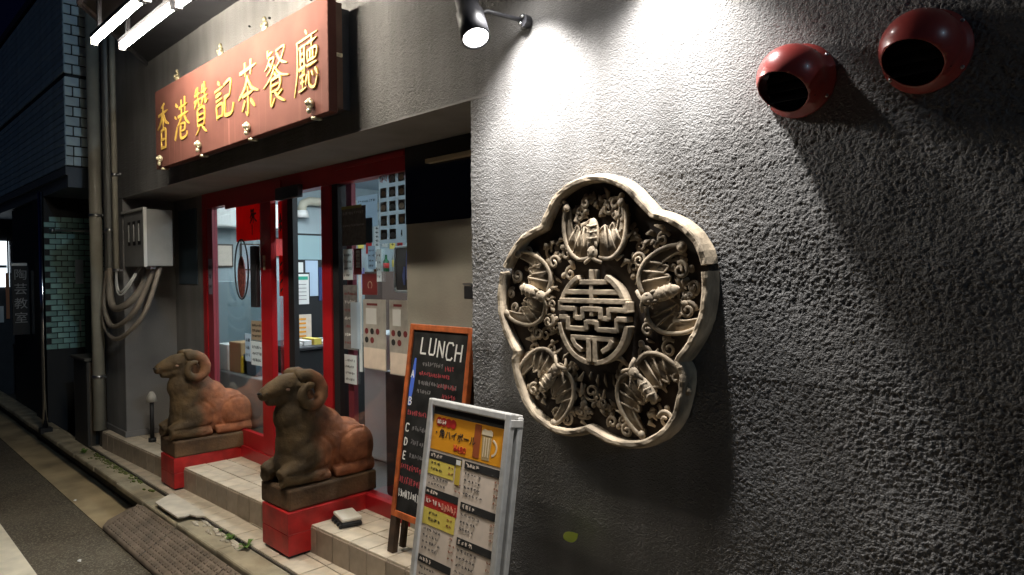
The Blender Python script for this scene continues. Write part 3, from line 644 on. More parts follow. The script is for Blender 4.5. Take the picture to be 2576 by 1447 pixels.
# ================================================================== VENT HOODS
def vent(x, z, label):
    t = thing('vent_hood', label, 'vent', (x, 0, z), group='red vent hoods')
    # dome revolved about the outward axis, then cut by an oblique plane for the mouth
    bm = bmesh.new(); n = 40; prof = [(.091, -.004), (.091, -.014), (.081, -.018), (.080, -.058)]
    for k in range(1, 12): a = R(90*k/11); prof.append((.080*math.cos(a), -.058-.080*math.sin(a)))
    rg = []
    for r, y in prof:
        rg.append([bm.verts.new((r*math.cos(2*math.pi*k/n), y, r*math.sin(2*math.pi*k/n))) for k in range(n)] if r > .002 else [bm.verts.new((0, y, 0))])
    for j in range(len(rg)-1):
        a, b_ = rg[j], rg[j+1]
        for k in range(n):
            if len(b_) == 1: bm.faces.new((a[k], a[(k+1) % n], b_[0]))
            else: bm.faces.new((a[k], a[(k+1) % n], b_[(k+1) % n], b_[k]))
    nrm = Vector((-.12, -.62, -.77)).normalized()
    bmesh.ops.bisect_plane(bm, geom=bm.verts[:]+bm.edges[:]+bm.faces[:], plane_co=Vector((0, -.058, 0))+nrm*.050, plane_no=nrm, clear_outer=True)
    me = bpy.data.meshes.new('hood'); bm.to_mesh(me); bm.free(); me.materials.append(VENT)
    me.polygons.foreach_set('use_smooth', [True]*len(me.polygons))
    o = bpy.data.objects.new('hood', me); COL.objects.link(o); o.parent = t
    s = o.modifiers.new('solid', 'SOLIDIFY'); s.thickness = .003; s.offset = -1
    MB().tube([(0, -.013, 0), (0, -.02, 0)], .077, 24).build('duct_mouth', BLACK, t, local=True)
    b = MB()
    for k in range(5): b.box(-.06, .06, -.060, -.056, -.055+k*.025, -.045+k*.025)
    b.build('grille', BLACK, t, local=True)
    for a in (35, 145, 215, 325): MB().ell((.086*math.cos(R(a)), -.0150, .086*math.sin(R(a))), (.005, .003, .005), 8, 5).build('screw', STEEL, t, local=True, smooth=True)
vent(-.722, 2.128, 'red round vent hood left of its twin, high on the right wall')
vent(-.440, 2.135, 'red round vent hood nearest the right edge of the picture')

# ================================================================== RED PEDESTALS, RAMS
def pedestal(x0, x1, zt, label):
    t = thing('red_pedestal', label, 'pedestal', ((x0+x1)/2, .15, ZP), group='red pedestals of the ram statues')
    y0, y1 = -.072, .40
    zm = (ZP+zt)/2+.005; g = .002
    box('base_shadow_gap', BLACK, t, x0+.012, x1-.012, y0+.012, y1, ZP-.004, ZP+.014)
    box('lower_block', REDP, t, x0, x1, y0, y1-.1, ZP+.014, zm-g, bevel=.003)
    box('upper_block', REDP, t, x0, x1, y0, y1+.02, zm+g, zt, bevel=.003)
    box('joint', mat('pale_red_edge', (.6, .12, .10), .5), t, x0+.004, x1-.004, y0+.004, y1-.1, zm-g, zm+g)
pedestal(-3.652, -3.353, .418, 'red painted pedestal under the nearer ram statue')
pedestal(-5.268, -5.008, .405, 'red painted pedestal under the farther ram statue')

def ram_body_mesh():
    b = MB()
    b.ell((0, .325, .150), (.126, .195, .180), 24, 16); b.ell((0, .215, .255), (.112, .150, .155), 24, 16)
    b.ell((0, .20, .185), (.128, .18, .20), 24, 16)
    b.ell((0, .085, .215), (.122, .125, .195), 24, 16)
    b.ell((0, .05, .12), (.115, .10, .12), 20, 12)
    b.tube([(0, .115, .27), (0, .105, .40), (0, .075, .50), (0, .055, .55)], [.120, .108, .090, .07], 18); b.ell((0, .095, .375), (.105, .150, .145), 22, 14); b.ell((0, .13, .30), (.120, .17, .16), 22, 14)   # neck
    b.ell((0, .062, .545), (.074, .095, .080), 20, 14)                        # skull
    b.tube([(0, .06, .560), (0, -.005, .560), (0, -.070, .540), (0, -.112, .524)], [.074, .066, .050, .037], 16)
    b.ell((0, -.115, .522), (.038, .027, .033), 14, 10)
    b.tube([(0, .04, .50), (0, -.04, .495), (0, -.098, .486)], [.062, .043, .029], 14)     # jaw
    for s in (-1, 1):
        b.ell((s*.104, .395, .150), (.054, .108, .140), 18, 12)                # thigh
        b.tube([(s*.10, .485, .04), (s*.112, .40, .038), (s*.115, .27, .034), (s*.112, .235, .03)], [.046, .042, .036, .028], 12)   # hind shank and hoof
        b.ell((s*.09, .10, .14), (.052, .095, .115), 16, 12)                  # shoulder
        b.tube([(s*.088, .09, .12), (s*.088, -.03, .075), (s*.088, -.075, .06)], [.058, .052, .044], 14)     # upper foreleg to knee
        b.tube([(s*.09, -.072, .05), (s*.10, .02, .038), (s*.112, .15, .034), (s*.112, .205, .03)], [.046, .040, .036, .028], 12)   # folded shank
        b.tube([(s*.060, .062, .575), (s*.100, .070, .553), (s*.118, .080, .535)], [.022, .020, .006], 8)    # ear
        b.ell((s*.057, .005, .563), (.018, .024, .014), 10, 7)                # brow
    b.ell((0, .52, .10), (.035, .03, .06), 12, 8)
    me = bpy.data.meshes.new('ram_raw'); me.from_pydata(b.v, [], b.f)
    bm = bmesh.new(); bm.from_mesh(me); bmesh.ops.recalc_face_normals(bm, faces=bm.faces); bm.to_mesh(me); bm.free()
    o = bpy.data.objects.new('ram_raw', me); COL.objects.link(o)
    m1 = o.modifiers.new('r', 'REMESH'); m1.mode = 'VOXEL'; m1.voxel_size = .0065
    m2 = o.modifiers.new('s', 'SMOOTH'); m2.factor = .6; m2.iterations = 8
    dg = bpy.context.evaluated_depsgraph_get(); r_ = bpy.data.meshes.new_from_object(o.evaluated_get(dg))
    bpy.data.objects.remove(o); bpy.data.meshes.remove(me)
    # chisel-worn surface
    n = len(r_.vertices); co = np.zeros(n*3, np.float32); r_.vertices.foreach_get('co', co); co = co.reshape(-1, 3)
    nr = np.zeros(n*3, np.float32); r_.vertices.foreach_get('normal', nr); nr = nr.reshape(-1, 3)
    d = (vnoise(co[:, 0]*1.3+co[:, 1]+5, co[:, 2]+co[:, 0]+5, 26, 11)-.5)*.0045+(vnoise(co[:, 1]+co[:, 0]+5, co[:, 2]-co[:, 0]+5, 60, 12)-.5)*.0025
    side = np.clip((abs(co[:, 0])-.055)/.03, 0, 1)
    rt = np.hypot(co[:, 1]-.395, co[:, 2]-.150); an = np.degrees(np.arctan2(co[:, 2]-.150, -(co[:, 1]-.395)))
    d -= .0085*side*np.exp(-((rt-.122)/.010)**2)*((an > -40) & (an < 105))            # haunch outline
    d -= .0075*side*np.exp(-((co[:, 2]-.078)/.008)**2)*((co[:, 1] > -.06) & (co[:, 1] < .20))   # folded foreleg
    d -= .0075*side*np.exp(-((co[:, 2]-.074)/.008)**2)*((co[:, 1] > .24) & (co[:, 1] < .46))    # hind shank
    d -= .006*side*np.exp(-((np.hypot(co[:, 1]-.10, co[:, 2]-.15)-.125)/.011)**2)*(co[:, 1] > .13)  # shoulder line
    co += nr*d[:, None]; r_.vertices.foreach_set('co', co.ravel()); r_.update()
    r_.polygons.foreach_set('use_smooth', [True]*len(r_.polygons)); r_.materials.append(RAM); r_.name = 'ram_body'
    return r_
RB = ram_body_mesh()
def horn(b, s):
    pts = []; rad = []; n = 30
    for i in range(n):
        t = i/(n-1); a = R(118-400*t); q_ = .084*(1-.55*t**1.6)
        pts.append((s*(.046+.066*min(1, t*2.2)+.014*t), .098+q_*math.cos(a)*1.0, .522+q_*math.sin(a)*1.06)); rad.append((.046*(1-.62*t))*(1+.05*math.sin(i*2.6)))
    b.tube(pts, rad, 12)
def ram(xc, dz, label, zrot=0):
    t = thing('ram_statue', label, 'statue', (xc, 0, dz), (0, 0, zrot), group='stone ram statues at the entrance')
    pz = .118
    bm = MB().box(-.155, .155, -.062, .492, -.002, pz)
    p = bm.build('plinth', PLINTH, t, local=True, bevel=.012)
    b_ = bpy.data.objects.new('body', RB); COL.objects.link(b_); b_.parent = t; b_.location = (0, 0, pz-.006)
    for s in (-1, 1):
        h = MB(); horn(h, s); h.build('horn', RAM, t, local=True, smooth=True).location = (0, 0, pz-.006)
        e = MB(); e.ell((s*.058, -.004, .548), (.010, .014, .011), 10, 8); e.build('eye', mat('eye_stone', (.34, .20, .14), .5), t, local=True, smooth=True).location = (0, 0, pz-.006)
        e = MB(); e.ell((s*.018, -.136, .530), (.006, .007, .006), 8, 6); e.build('nostril', BLACK, t, local=True, smooth=True).location = (0, 0, pz-.006)
    for ch_ in t.children:
        if ch_.name.split('.')[0] != 'plinth': ch_.scale = (1, 1, .945)
    m_ = MB(); m_.tube([(-.042, -.070, .502), (-.032, -.112, .504), (0, -.141, .505), (.032, -.112, .504), (.042, -.070, .502)], .0065, 6); m_.build('mouth', BLACK, t, local=True, smooth=True).location = (0, 0, pz-.006); t.children[-1].scale = (1, 1, .945)
    return t
ram(-3.525, .419, 'nearer stone ram lying on a brown plinth beside the chalkboard', R(1.5))
ram(-5.16, .406, 'farther stone ram lying on a brown plinth beside the meter box', R(-1))

# ================================================================== CHALKBOARD (leans back on the step)
LEAN = math.atan2(.155, 1.07)
cb = thing('chalkboard_sign', 'tall narrow black chalkboard with orange wooden frame headed LUNCH', 'sign board', (-2.53, .148, ZS), (-LEAN, 0, 0))
HW, HT = .232, 1.095
box('panel', CHALKB, cb, -HW+.02, HW-.02, -.008, .006, .19, HT-.02, local=True)
for s in (-1, 1):
    box('stile', FRAMEW, cb, s*(HW-.028), s*HW, -.016, .012, .17, HT, local=True, bevel=.003)
    box('leg', LEGW, cb, s*(HW-.045), s*HW, -.014, .016, 0, .169, local=True, bevel=.002)
    box('back_leg', LEGW, cb, s*(HW-.05), s*(HW-.02), .04, .06, .02, HT-.08, local=True)
box('top_rail', FRAMEW, cb, -HW+.028, HW-.028, -.016, .012, HT-.03, HT, local=True, bevel=.003)
box('bottom_rail', FRAMEW, cb, -HW+.028, HW-.028, -.016, .012, .17, .20, local=True, bevel=.003)
yc = -.0085
def strokes(lst, w, mt, name, par, y=yc, d=.0012):
    b = MB()
    for st in lst:
        pts = st if len(st) > 2 else [tuple(Vector(st[0]).lerp(Vector(st[1]), t/2)) for t in range(3)]
        b.stroke(pts, w, y, y-d)
    return b.build(name, mt, par, local=True)
GL = {'L': [[(0, 1), (0, 0)], [(0, .02), (.7, .02)]], 'U': [[(0, 1), (0, .1), (.1, 0), (.6, 0), (.7, .1), (.7, 1)]], 'N': [[(0, 0), (0, 1)], [(0, .98), (.7, .02)], [(.7, 0), (.7, 1)]],
      'C': [[(.75, .85), (.6, 1), (.15, 1), (0, .8), (0, .2), (.15, 0), (.6, 0), (.75, .15)]], 'H': [[(0, 0), (0, 1)], [(.7, 0), (.7, 1)], [(0, .5), (.7, .5)]],
      'A': [[(0, 0), (.35, 1)], [(.35, 1), (.7, 0)], [(.12, .35), (.58, .35)]], 'B': [[(0, 0), (0, 1)], [(0, 1), (.5, .95), (.6, .75), (.4, .52), (0, .5)], [(.4, .52), (.7, .35), (.6, .05), (0, 0)]],
      'D': [[(0, 0), (0, 1)], [(0, 1), (.5, .9), (.7, .5), (.5, .1), (0, 0)]], 'E': [[(0, 0), (0, 1)], [(0, 1), (.6, 1)], [(0, .5), (.5, .5)], [(0, 0), (.6, 0)]]}
def glyph(ch, x, z, h, wd, slant=.06): return [[(x+p[0]*wd+p[1]*h*slant, z+p[1]*h) for p in st] for st in GL[ch]]
zz = .955
lst = []
for i, ch in enumerate('LUNCH'): lst += glyph(ch, -.135+i*.064, zz-.004*i+random.uniform(-.004, .004), .078, .058)
strokes(lst, .009, CHALK, 'lettering', cb)
for ch, z in (('A', .835), ('B', .705), ('C', .578), ('D', .51), ('E', .445)):
    strokes(glyph(ch, -.19, z, .036, .03), .006, CHALK, 'lettering', cb)
b = MB(); b.stroke([(-.168, .93), (-.172, .86), (-.18, .78), (-.186, .70)], [.012, .026, .03, .014], yc, yc-.0009); b.build('blue_drawing', CHALKBL, cb, local=True)
def scribble(x0, x1, z, h, mt, name, dens=30, par=cb, w=.0032, y=yc):
    b = MB(); x = x0
    while x < x1:
        cw = random.uniform(.010, .017)
        for _ in range(random.choice((3, 4, 4, 5))):
            if random.random() < .5: p = [(x+random.uniform(0, .3)*cw, z+random.uniform(.1, 1)*h), (x+random.uniform(.6, 1)*cw, z+random.uniform(.1, 1)*h)]
            else: xx = x+random.uniform(.1, .9)*cw; p = [(xx, z+h*random.uniform(.6, 1)), (xx+random.uniform(-.3, .3)*cw, z+h*random.uniform(0, .35))]
            b.stroke(p, w, y, y-.0008)
        x += cw*1.3
    b.build(name, mt, par, local=True)
scribble(-.11, .03, .895, .024, CHALKG, 'chalk_line'); scribble(.06, .12, .885, .026, CHALKR, 'chalk_line')
scribble(-.13, .10, .850, .022, CHALKR, 'chalk_line'); scribble(-.13, .15, .805, .024, CHALKG, 'chalk_line'); scribble(.02, .15, .803, .024, CHALKR, 'chalk_line')
scribble(-.13, -.03, .765, .022, CHALKG, 'chalk_line'); scribble(.06, .14, .76, .022, CHALKR, 'chalk_line')
scribble(-.19, .04, .655, .026, CHALKR, 'chalk_line'); scribble(.05, .16, .70, .026, CHALKG, 'chalk_line')
scribble(-.14, .06, .585, .026, CHALKG, 'chalk_line'); scribble(-.14, .06, .52, .026, CHALKG, 'chalk_line'); scribble(-.14, .10, .455, .026, CHALKG, 'chalk_line')
scribble(-.2, .06, .395, .03, CHALKR, 'chalk_line'); scribble(-.2, .06, .33, .036, CHALKR, 'chalk_line', w=.004); scribble(-.2, .06, .265, .04, CHALK, 'chalk_line', w=.004)

# ================================================================== ALUMINIUM MENU STAND
PL = math.atan2(.157, 1.0)
PXC, PW = -1.832, .222
ps = thing('menu_stand', 'silver aluminium folding stand with printed drinks menu poster', 'sign board', (PXC, -.305, .168), (-PL, 0, R(-1)))
PH = 1.035
FRW = .026
for s in (-1, 1):
    box('side_rail', ALU, ps, s*(PW-FRW), s*PW, -.014, .012, 0, PH, local=True, bevel=.005)
    box('back_rail', ALU, ps, s*(PW-FRW), s*(PW+.001), .028, .052, .0, PH-.012, local=True, bevel=.005)
    box('hinge', ALU, ps, s*(PW-.002), s*(PW+.004), -.008, .046, PH-.045, PH-.02, local=True, bevel=.002)
box('top_rail', ALU, ps, -PW+FRW, PW-FRW, -.014, .012, PH-FRW, PH, local=True, bevel=.005)
box('bottom_rail', ALU, ps, -PW+FRW, PW-FRW, -.014, .012, .10, .126, local=True, bevel=.005)
box('top_bridge', ALU, ps, -PW+.004, PW-.004, .0125, .05, PH-.02, PH-.004, local=True, bevel=.003)
box('back_panel', BLACK, ps, -PW+FRW, PW-FRW, .034, .044, .05, PH-.03, local=True)
po = box('poster', PAPERC, ps, -PW+FRW, PW-FRW, -.003, .006, .126, PH-FRW, local=True)
y0 = -.0034
def pr(name, mt, x0, x1, z0, z1, y=0, d=.0008): return box(name, mt, po, x0, x1, y0-y-d, y0-y, z0, z1, local=True)
iw = PW-FRW-.004; zt = PH-FRW
pr('dark_band', INK, -iw, iw, zt-.028, zt)
pr('orange_banner', ORANGE, -iw, iw, zt-.155, zt-.029)
b = MB(); b.prism([(.092, zt-.145), (.130, zt-.145), (.136, zt-.06), (.086, zt-.06)], y0-.0016, y0-.0006); b.build('mug_picture', mat('mug_print', (.42, .30, .14), .5), po, local=True)
b = MB(); b.stroke(arc(.136, zt-.10, .026, -80, 80, 12), .007, y0-.0016, y0-.0006); b.build('mug_handle', mat('mug_handle', (.66, .55, .38), .5), po, local=True)
b = MB(); b.prism([(.084, zt-.062), (.138, zt-.062), (.138, zt-.048), (.128, zt-.042), (.110, zt-.045), (.094, zt-.041), (.084, zt-.049)], y0-.0024, y0-.0017); b.build('mug_foam', MATS['mug_handle'], po, local=True)
b = MB()
for q_ in (.098, .110, .122): b.stroke([(q_, zt-.135), (q_, zt-.07)], .004, y0-.0024, y0-.0017)
b.build('mug_facets', MATS['mug_handle'], po, local=True)
pr('red_column', mat('brown_red_print', (.30, .07, .02), .5), .045, .078, zt-.145, zt-.032, .001)
b = MB()
for i in range(4): b.prism(arc(-.155+i*.027, zt-.052, .017, 0, 330, 10), y0-.0012, y0-.002)
b.build('logo_spot', REDPR, po, local=True)
textmesh('lettering', '80-54', .022, PAPERC, po, (-.165, y0-.0026, zt-.060))
textmesh('lettering', '・角ハイボール', .034, INK, po, (-.182, y0-.0015, zt-.105))
textmesh('lettering', '¥480', .034, REDPR, po, (-.06, y0-.0015, zt-.145))
def header(x0, x1, z): pr('black_heading', INK, x0, x1, z-.026, z, .0005); scribble(x0+.008, x0+.07, z-.021, .016, PAPERC, 'heading_text', par=po, w=.0022, y=y0-.0016)
def lines(x0, x1, z, n, dz=.021):
    for i in range(n):
        scribble(x0, x0+(x1-x0)*random.uniform(.35, .62), z-i*dz-.012, .011, INK, 'menu_line', par=po, w=.0016, y=y0-.0008)
        scribble(x1-.025, x1-.004, z-i*dz-.012, .010, mat('brown_ink', (.25, .08, .03), .7), 'menu_price', par=po, w=.0016, y=y0-.0008)
header(-iw, -.005, zt-.165); header(.01, iw, zt-.165)
pr('yellow_block', YELP, -iw, -.045, zt-.245, zt-.193); pr('beer_picture', mat('beer_print', (.55, .38, .05), .5), -.035, -.008, zt-.255, zt-.170, .0015)
pr('beer_picture', PAPER, -.033, -.01, zt-.186, zt-.170, .003)
lines(-.178, -.05, zt-.198, 2); lines(-.18, -.005, zt-.25, 2); lines(.015, iw, zt-.2, 4, .023)
header(-iw, -.005, zt-.295); header(.01, iw, zt-.305)
pr('red_block', REDPR, -iw, -.005, zt-.365, zt-.3215); scribble(-.09, -.02, zt-.36, .03, mat('pink_print', (.75, .3, .2), .6), 'red_block_text', par=po, w=.004, y=y0-.0012); scribble(-.18, -.10, zt-.352, .022, PAPERC, 'red_block_text', par=po, w=.002, y=y0-.0012)
pr('yellow_block', YELP, -iw, -.01, zt-.425, zt-.367); lines(-.16, -.03, zt-.375, 2); lines(.015, iw, zt-.34, 3, .024)
lines(-.18, -.005, zt-.435, 4, .022); header(.01, iw, zt-.425); lines(.015, iw, zt-.46, 5, .024)
header(-iw, -.005, zt-.535); header(.01, iw, zt-.59); lines(-.18, -.005, zt-.57, 2, .022); header(-iw, -.005, zt-.625); lines(-.18, -.005, zt-.66, 5, .022); lines(.015, iw, zt-.625, 6, .024)
pr('beer_picture', MATS['beer_print'], iw-.03, iw-.012, zt-.575, zt-.53, .001)

# ================================================================== PIPES, METER BOX, CONDUITS
def pipe(x, y, z0, z1, r, mt, label, clamps=()):
    t = thing('wall_pipe', label, 'pipe', (x, y, z0), group='pipes at the left end of the facade')
    MB().tube([(x, y, z0), (x, y, z1)], r, 16).build('pipe', mt, t, smooth=True)
    for z in clamps:
        MB().tube([(x, y, z-.013), (x, y, z+.013)], r+.004, 16).build('clamp', STEEL, t, smooth=True)
        box('clamp_arm', STEEL, t, x-.006, x+.09, y+r*.5, y+.012+r*.5, z-.008, z+.008)
    return t
pipe(-6.80, -.075, .335, 4.5, .050, PIPE, 'thickest beige downpipe, leftmost of the wall pipes', (.80, 2.20))
pipe(-6.62, -.04, 1.72, 4.5, .015, PIPEG, 'thinnest grey pipe just right of the thick downpipe', (2.06,))
pipe(-6.49, -.05, 1.74, 4.5, .026, PIPEG, 'grey conduit in the middle of the wall pipes', (2.06,))
pipe(-6.30, -.055, 1.72, 4.5, .022, PIPE, 'beige conduit rightmost of the wall pipes, touching the meter box', (2.5, 1.72))
mb_ = thing('meter_box', 'grey sheet-metal meter box with three slots, hung between pipes and entrance', 'box', (-6.0, .1, 1.74))
bx0, bx1, by0, by1, bz0, bz1 = -6.285, -5.745, .0, .20, 1.745, 2.185
MB().prism([(by0, bz0), (by1, bz0), (by1, bz1), (by0, bz1)], bx0, bx1, 'x').build('case', BOXM, mb_, bevel=.006)
for e in ((bx0-.012, bx1+.008, by0-.016, by0+.01, bz1-.006, bz1+.014), (bx1-.012, bx1+.009, by0-.015, by0+.008, bz0-.004, bz1-.0065)): box('rim', mat('box_edge', (.50, .50, .48), .45), mb_, *e, bevel=.003)
for k in range(3):
    xx = bx0+.15+k*.125
    f = box('slot', BLACK, mb_, xx-.034, xx+.034, by0-.003, by0-.0005, 1.915, 2.105)
    box('slot_lip', BOXM, f, xx-.006, xx+.012, by0-.012, by0-.0035, 1.945, 2.08)
box('bracket', STEEL, mb_, bx1-.16, bx1-.06, .05, .09, bz0-.02, bz0-.001)
def hose(pts, r, mt, label, rib=True):
    P = catmull(pts, 9); rad = [r*(1+(.07 if (i % 2) else -.03)) for i in range(len(P))] if rib else r
    o = MB().tube(P, rad, 12).build('conduit', mt, None, smooth=True, loc=pts[0])
    return tag(o, label, 'conduit', 'flexible conduits under the meter box')
HOSE = mat('hose', (.25, .21, .165), .55, nscale=9, namt=.2)
hose([(-6.49, -.05, 1.74), (-6.49, -.055, 1.62), (-6.47, -.06, 1.50), (-6.38, -.065, 1.42), (-6.24, -.06, 1.41), (-6.10, -.02, 1.46), (-6.02, .05, 1.58), (-5.98, .10, 1.745)], .027, HOSE, 'thick ribbed conduit forming the innermost loop under the meter box')
hose([(-6.62, -.04, 1.72), (-6.63, -.05, 1.60), (-6.60, -.07, 1.42), (-6.48, -.08, 1.30), (-6.30, -.085, 1.26), (-6.08, -.06, 1.31), (-5.93, .0, 1.45), (-5.86, .10, 1.745)], .019, HOSE, 'ribbed conduit forming the middle loop under the meter box')
hose([(-6.68, -.02, 1.75), (-6.68, -.04, 1.50), (-6.64, -.07, 1.32), (-6.48, -.08, 1.20), (-6.26, -.085, 1.16), (-6.02, -.06, 1.22), (-5.84, .02, 1.40), (-5.80, .12, 1.745)], .017, HOSE, 'ribbed conduit forming the outermost loop under the meter box')
hose([(-6.30, -.055, 1.72), (-6.295, -.055, 1.62), (-6.25, -.055, 1.55), (-6.17, -.05, 1.55), (-6.12, -.01, 1.62), (-6.10, .06, 1.745)], .009, mat('pale_cable', (.55, .54, .50), .5), 'thin pale cable looping up into the meter box', False)
hose([(-6.30, -.058, 1.72), (-6.30, -.06, 1.60), (-6.24, -.06, 1.525), (-6.15, -.05, 1.53), (-6.09, -.01, 1.61), (-6.06, .06, 1.745)], .007, mat('pale_cable', (.55, .54, .50), .5), 'thinner pale cable hanging just below its twin under the meter box', False)
# small lamp post by the far ram
gl = thing('garden_lamp', 'small white-capped garden lamp on a dark post behind the farther ram', 'lamp', (-6.0, .10, ZS))
MB().tube([(-6.0, .10, ZS), (-6.0, .10, .66)], .016, 10).build('post', BLACK, gl, smooth=True)
MB().tube([(-6.0, .10, .655), (-6.0, .10, .70), (-6.0, .10, .735)], [.042, .034, .014], 14).build('cap', mat('cap_grey', (.40, .38, .34), .6), gl, smooth=True)
MB().tube([(-6.0, .10, ZS), (-6.0, .10, ZS+.03)], .03, 12).build('foot', BLACK, gl, smooth=True)

# ================================================================== SMALL THINGS ON THE GROUND
sb = thing('door_weight', 'small white block on a black base on the step beside the near pedestal', 'block', (-3.24, .21, ZS), (0, 0, R(-14)))
box('base', BLACK, sb, -.085, .085, -.055, .055, .002, .026, local=True, bevel=.006)
box('top', mat('pale_top', (.60, .55, .46), .6), sb, -.088, .078, -.052, .058, .027, .048, local=True, bevel=.008)
for k in range(4): box('foot_pad', BLACK, sb, -.07+k*.045, -.05+k*.045, -.066, -.0555, .004, .02, local=True)
# rubber ramp with raised bars
rp = thing('rubber_ramp', 'long brown rubber kerb ramp with raised bar pattern lying in the gutter', 'ramp', (-4.0, -.38, .0))
P2 = [(-5.14, -.45), (-5.10, -.49), (-2.2, -.49), (-2.2, -.277), (-4.96, -.277), (-5.03, -.285), (-5.09, -.33)]
def rz(y): return .028+(y+.49)/.213*.112
vs = [(p[0], p[1], rz(p[1])) for p in P2]+[(p[0]-.004, p[1]-.004, .006) for p in P2]; n7 = len(P2)
MB().add(vs, [tuple(range(n7)), tuple(range(2*n7-1, n7-1, -1))]+[(i, (i+1) % n7, n7+(i+1) % n7, n7+i) for i in range(n7)]).build('ramp_body', RUBBER, rp, bevel=.006)
b = MB(); sl_ = .112/.213
for r_ in range(7):
    yy = -.47+r_*.0285
    x = -5.06+random.uniform(0, .02)+(.015 if r_ % 2 else 0)
    while x < -2.3:
        L = random.choice((.022, .03, .036)); w = .0085
        za, zb_ = rz(yy-w)+.001, rz(yy+w)+.001
        b.add([(x, yy-w, za-.003), (x+L, yy-w, za-.003), (x+L, yy+w, zb_-.003), (x, yy+w, zb_-.003), (x+.003, yy-w+.002, za+.007), (x+L-.003, yy-w+.002, za+.007), (x+L-.003, yy+w-.002, zb_+.007), (x+.003, yy+w-.002, zb_+.007)],
              [(4, 5, 6, 7), (0, 1, 5, 4), (1, 2, 6, 5), (2, 3, 7, 6), (3, 0, 4, 7)])
        x += L+random.choice((.012, .015))
b.build('raised_bars', RUBBER, rp)['kind'] = 'stuff'
b = MB()
for xj in (-4.38, -3.62, -2.86): b.add([(xj, -.489, rz(-.489)+.0025), (xj+.010, -.489, rz(-.489)+.0025), (xj+.010, -.279, rz(-.279)+.0025), (xj, -.279, rz(-.279)+.0025)], [(0, 1, 2, 3)])
b.build('joint', BLACK, rp)
# broken cover plate bridging the kerb
cp = MB().prism([(-4.93, -.115), (-4.80, -.262), (-4.60, -.264), (-4.40, -.262), (-4.385, -.225), (-4.40, -.19), (-4.33, -.175), (-4.30, -.135), (-4.41, -.112)], .1865, .199, 'z')
tag(cp.build('cover_plate', mat('plate_concrete', (.54, .48, .39), .7, nscale=10, namt=.15), None, bevel=.003, loc=(-4.62, -.19, .1865)), 'pale flat cover plate with a broken corner over the kerb', 'cover plate')
cr_ = MB()
for k in range(26):
    x = random.uniform(-4.33, -3.7); y = random.uniform(-.20, -.135); cr_.ell((x, y, .168), (random.uniform(.012, .05), random.uniform(.008, .02), random.uniform(.004, .010)), 7, 4)
o = cr_.build('kerb_mortar', mat('pale_mortar', (.48, .42, .33), .9, nscale=25, namt=.3, bscale=80, bstr=.6), kerb, smooth=True); o['kind'] = 'stuff'
b = MB()
for k in range(7): x = -4.0+k*.045+random.uniform(-.01, .01); b.box(x, x+random.uniform(.012, .03), -.139, -.129, .166, .1815)
b.build('open_joint', BLACK, kerb)
def weed(x, y, z, s, label):
    t = thing('weed', label, 'plant', (x, y, z), group='weeds in the paving joint')
    b = MB()
    for k in range(9):
        a = random.uniform(0, 6.28); l = s*random.uniform(.5, 1); hgt = s*random.uniform(.3, .9); w = l*.3
        d = Vector((math.cos(a), math.sin(a), 0)); p = Vector((-d.y, d.x, 0))
        m0 = d*l*.55+Vector((0, 0, hgt*.8)); tip = d*l+Vector((0, 0, hgt*.7))
        b.add([(0, 0, 0), tuple(m0+p*w), tuple(tip), tuple(m0-p*w), tuple(m0*1.0+Vector((0, 0, -.004)))], [(0, 1, 4), (1, 2, 4), (2, 3, 4), (3, 0, 4)])
    b.build('leaves', LEAF, t, local=True)
    MB().tube([(0, 0, -.004), (0, 0, s*.4)], .0025, 5).build('stem', LEAF, t, local=True)
weed(-3.885, -.150, .165, .045, 'left small weed in the joint before the near pedestal')
weed(-3.69, -.148, .165, .06, 'right larger weed in the joint before the near pedestal')
weed(-4.06, -.142, .165, .022, 'tiniest weed beside the broken cover plate')
weed(-6.73, -.21, .165, .06, 'weed at the foot of the thick downpipe')
mo = MB()
for k in range(130):
    x = random.gauss(-6.0, .38); y = -.138-abs(random.gauss(0, .028)); r_ = random.uniform(.006, .02)
    if y > -.26: mo.ell((x, y, .166), (r_*1.6, r_*.7, r_*.35), 6, 4)
o = mo.build('moss', mat('moss', (.10, .12, .025), .95, nscale=40, namt=.4, bscale=200, bstr=.8), None, smooth=True, loc=(-6.0, -.15, .166)); o['kind'] = 'stuff'; o['label'] = 'green moss along the paving joint by the kerb'
# shoot with one leaf at the foot of the right wall
sh = thing('seedling', 'single bright green leaf sprouting from the dark wall below the medallion', 'plant', (-1.47, 0, .785))
MB().tube([(-1.47, -.004, .785), (-1.468, -.045, .780), (-1.455, -.078, .795)], [.003, .0025, .0015], 6).build('stem', mat('stem', (.05, .07, .02), .7), sh, smooth=True)
v0 = Vector((-1.455, -.078, .795)); ax_ = Vector((.064, -.004, .036)); sd = Vector((-.008, -.01, .017)); vs = []; fs = []
for i in range(7):
    t = i/6; w = math.sin(math.pi*t)**.8; c_ = v0+ax_*t+Vector((0, -.006*math.sin(math.pi*t), 0)); vs += [c_-sd*w, c_+Vector((0, .003, 0)), c_+sd*w]
for i in range(6): fs += [(3*i, 3*i+1, 3*i+4, 3*i+3), (3*i+1, 3*i+2, 3*i+5, 3*i+4)]
MB().add(vs, fs).build('leaf', mat('fresh_leaf', (.45, .60, .05), .5), sh, smooth=True)
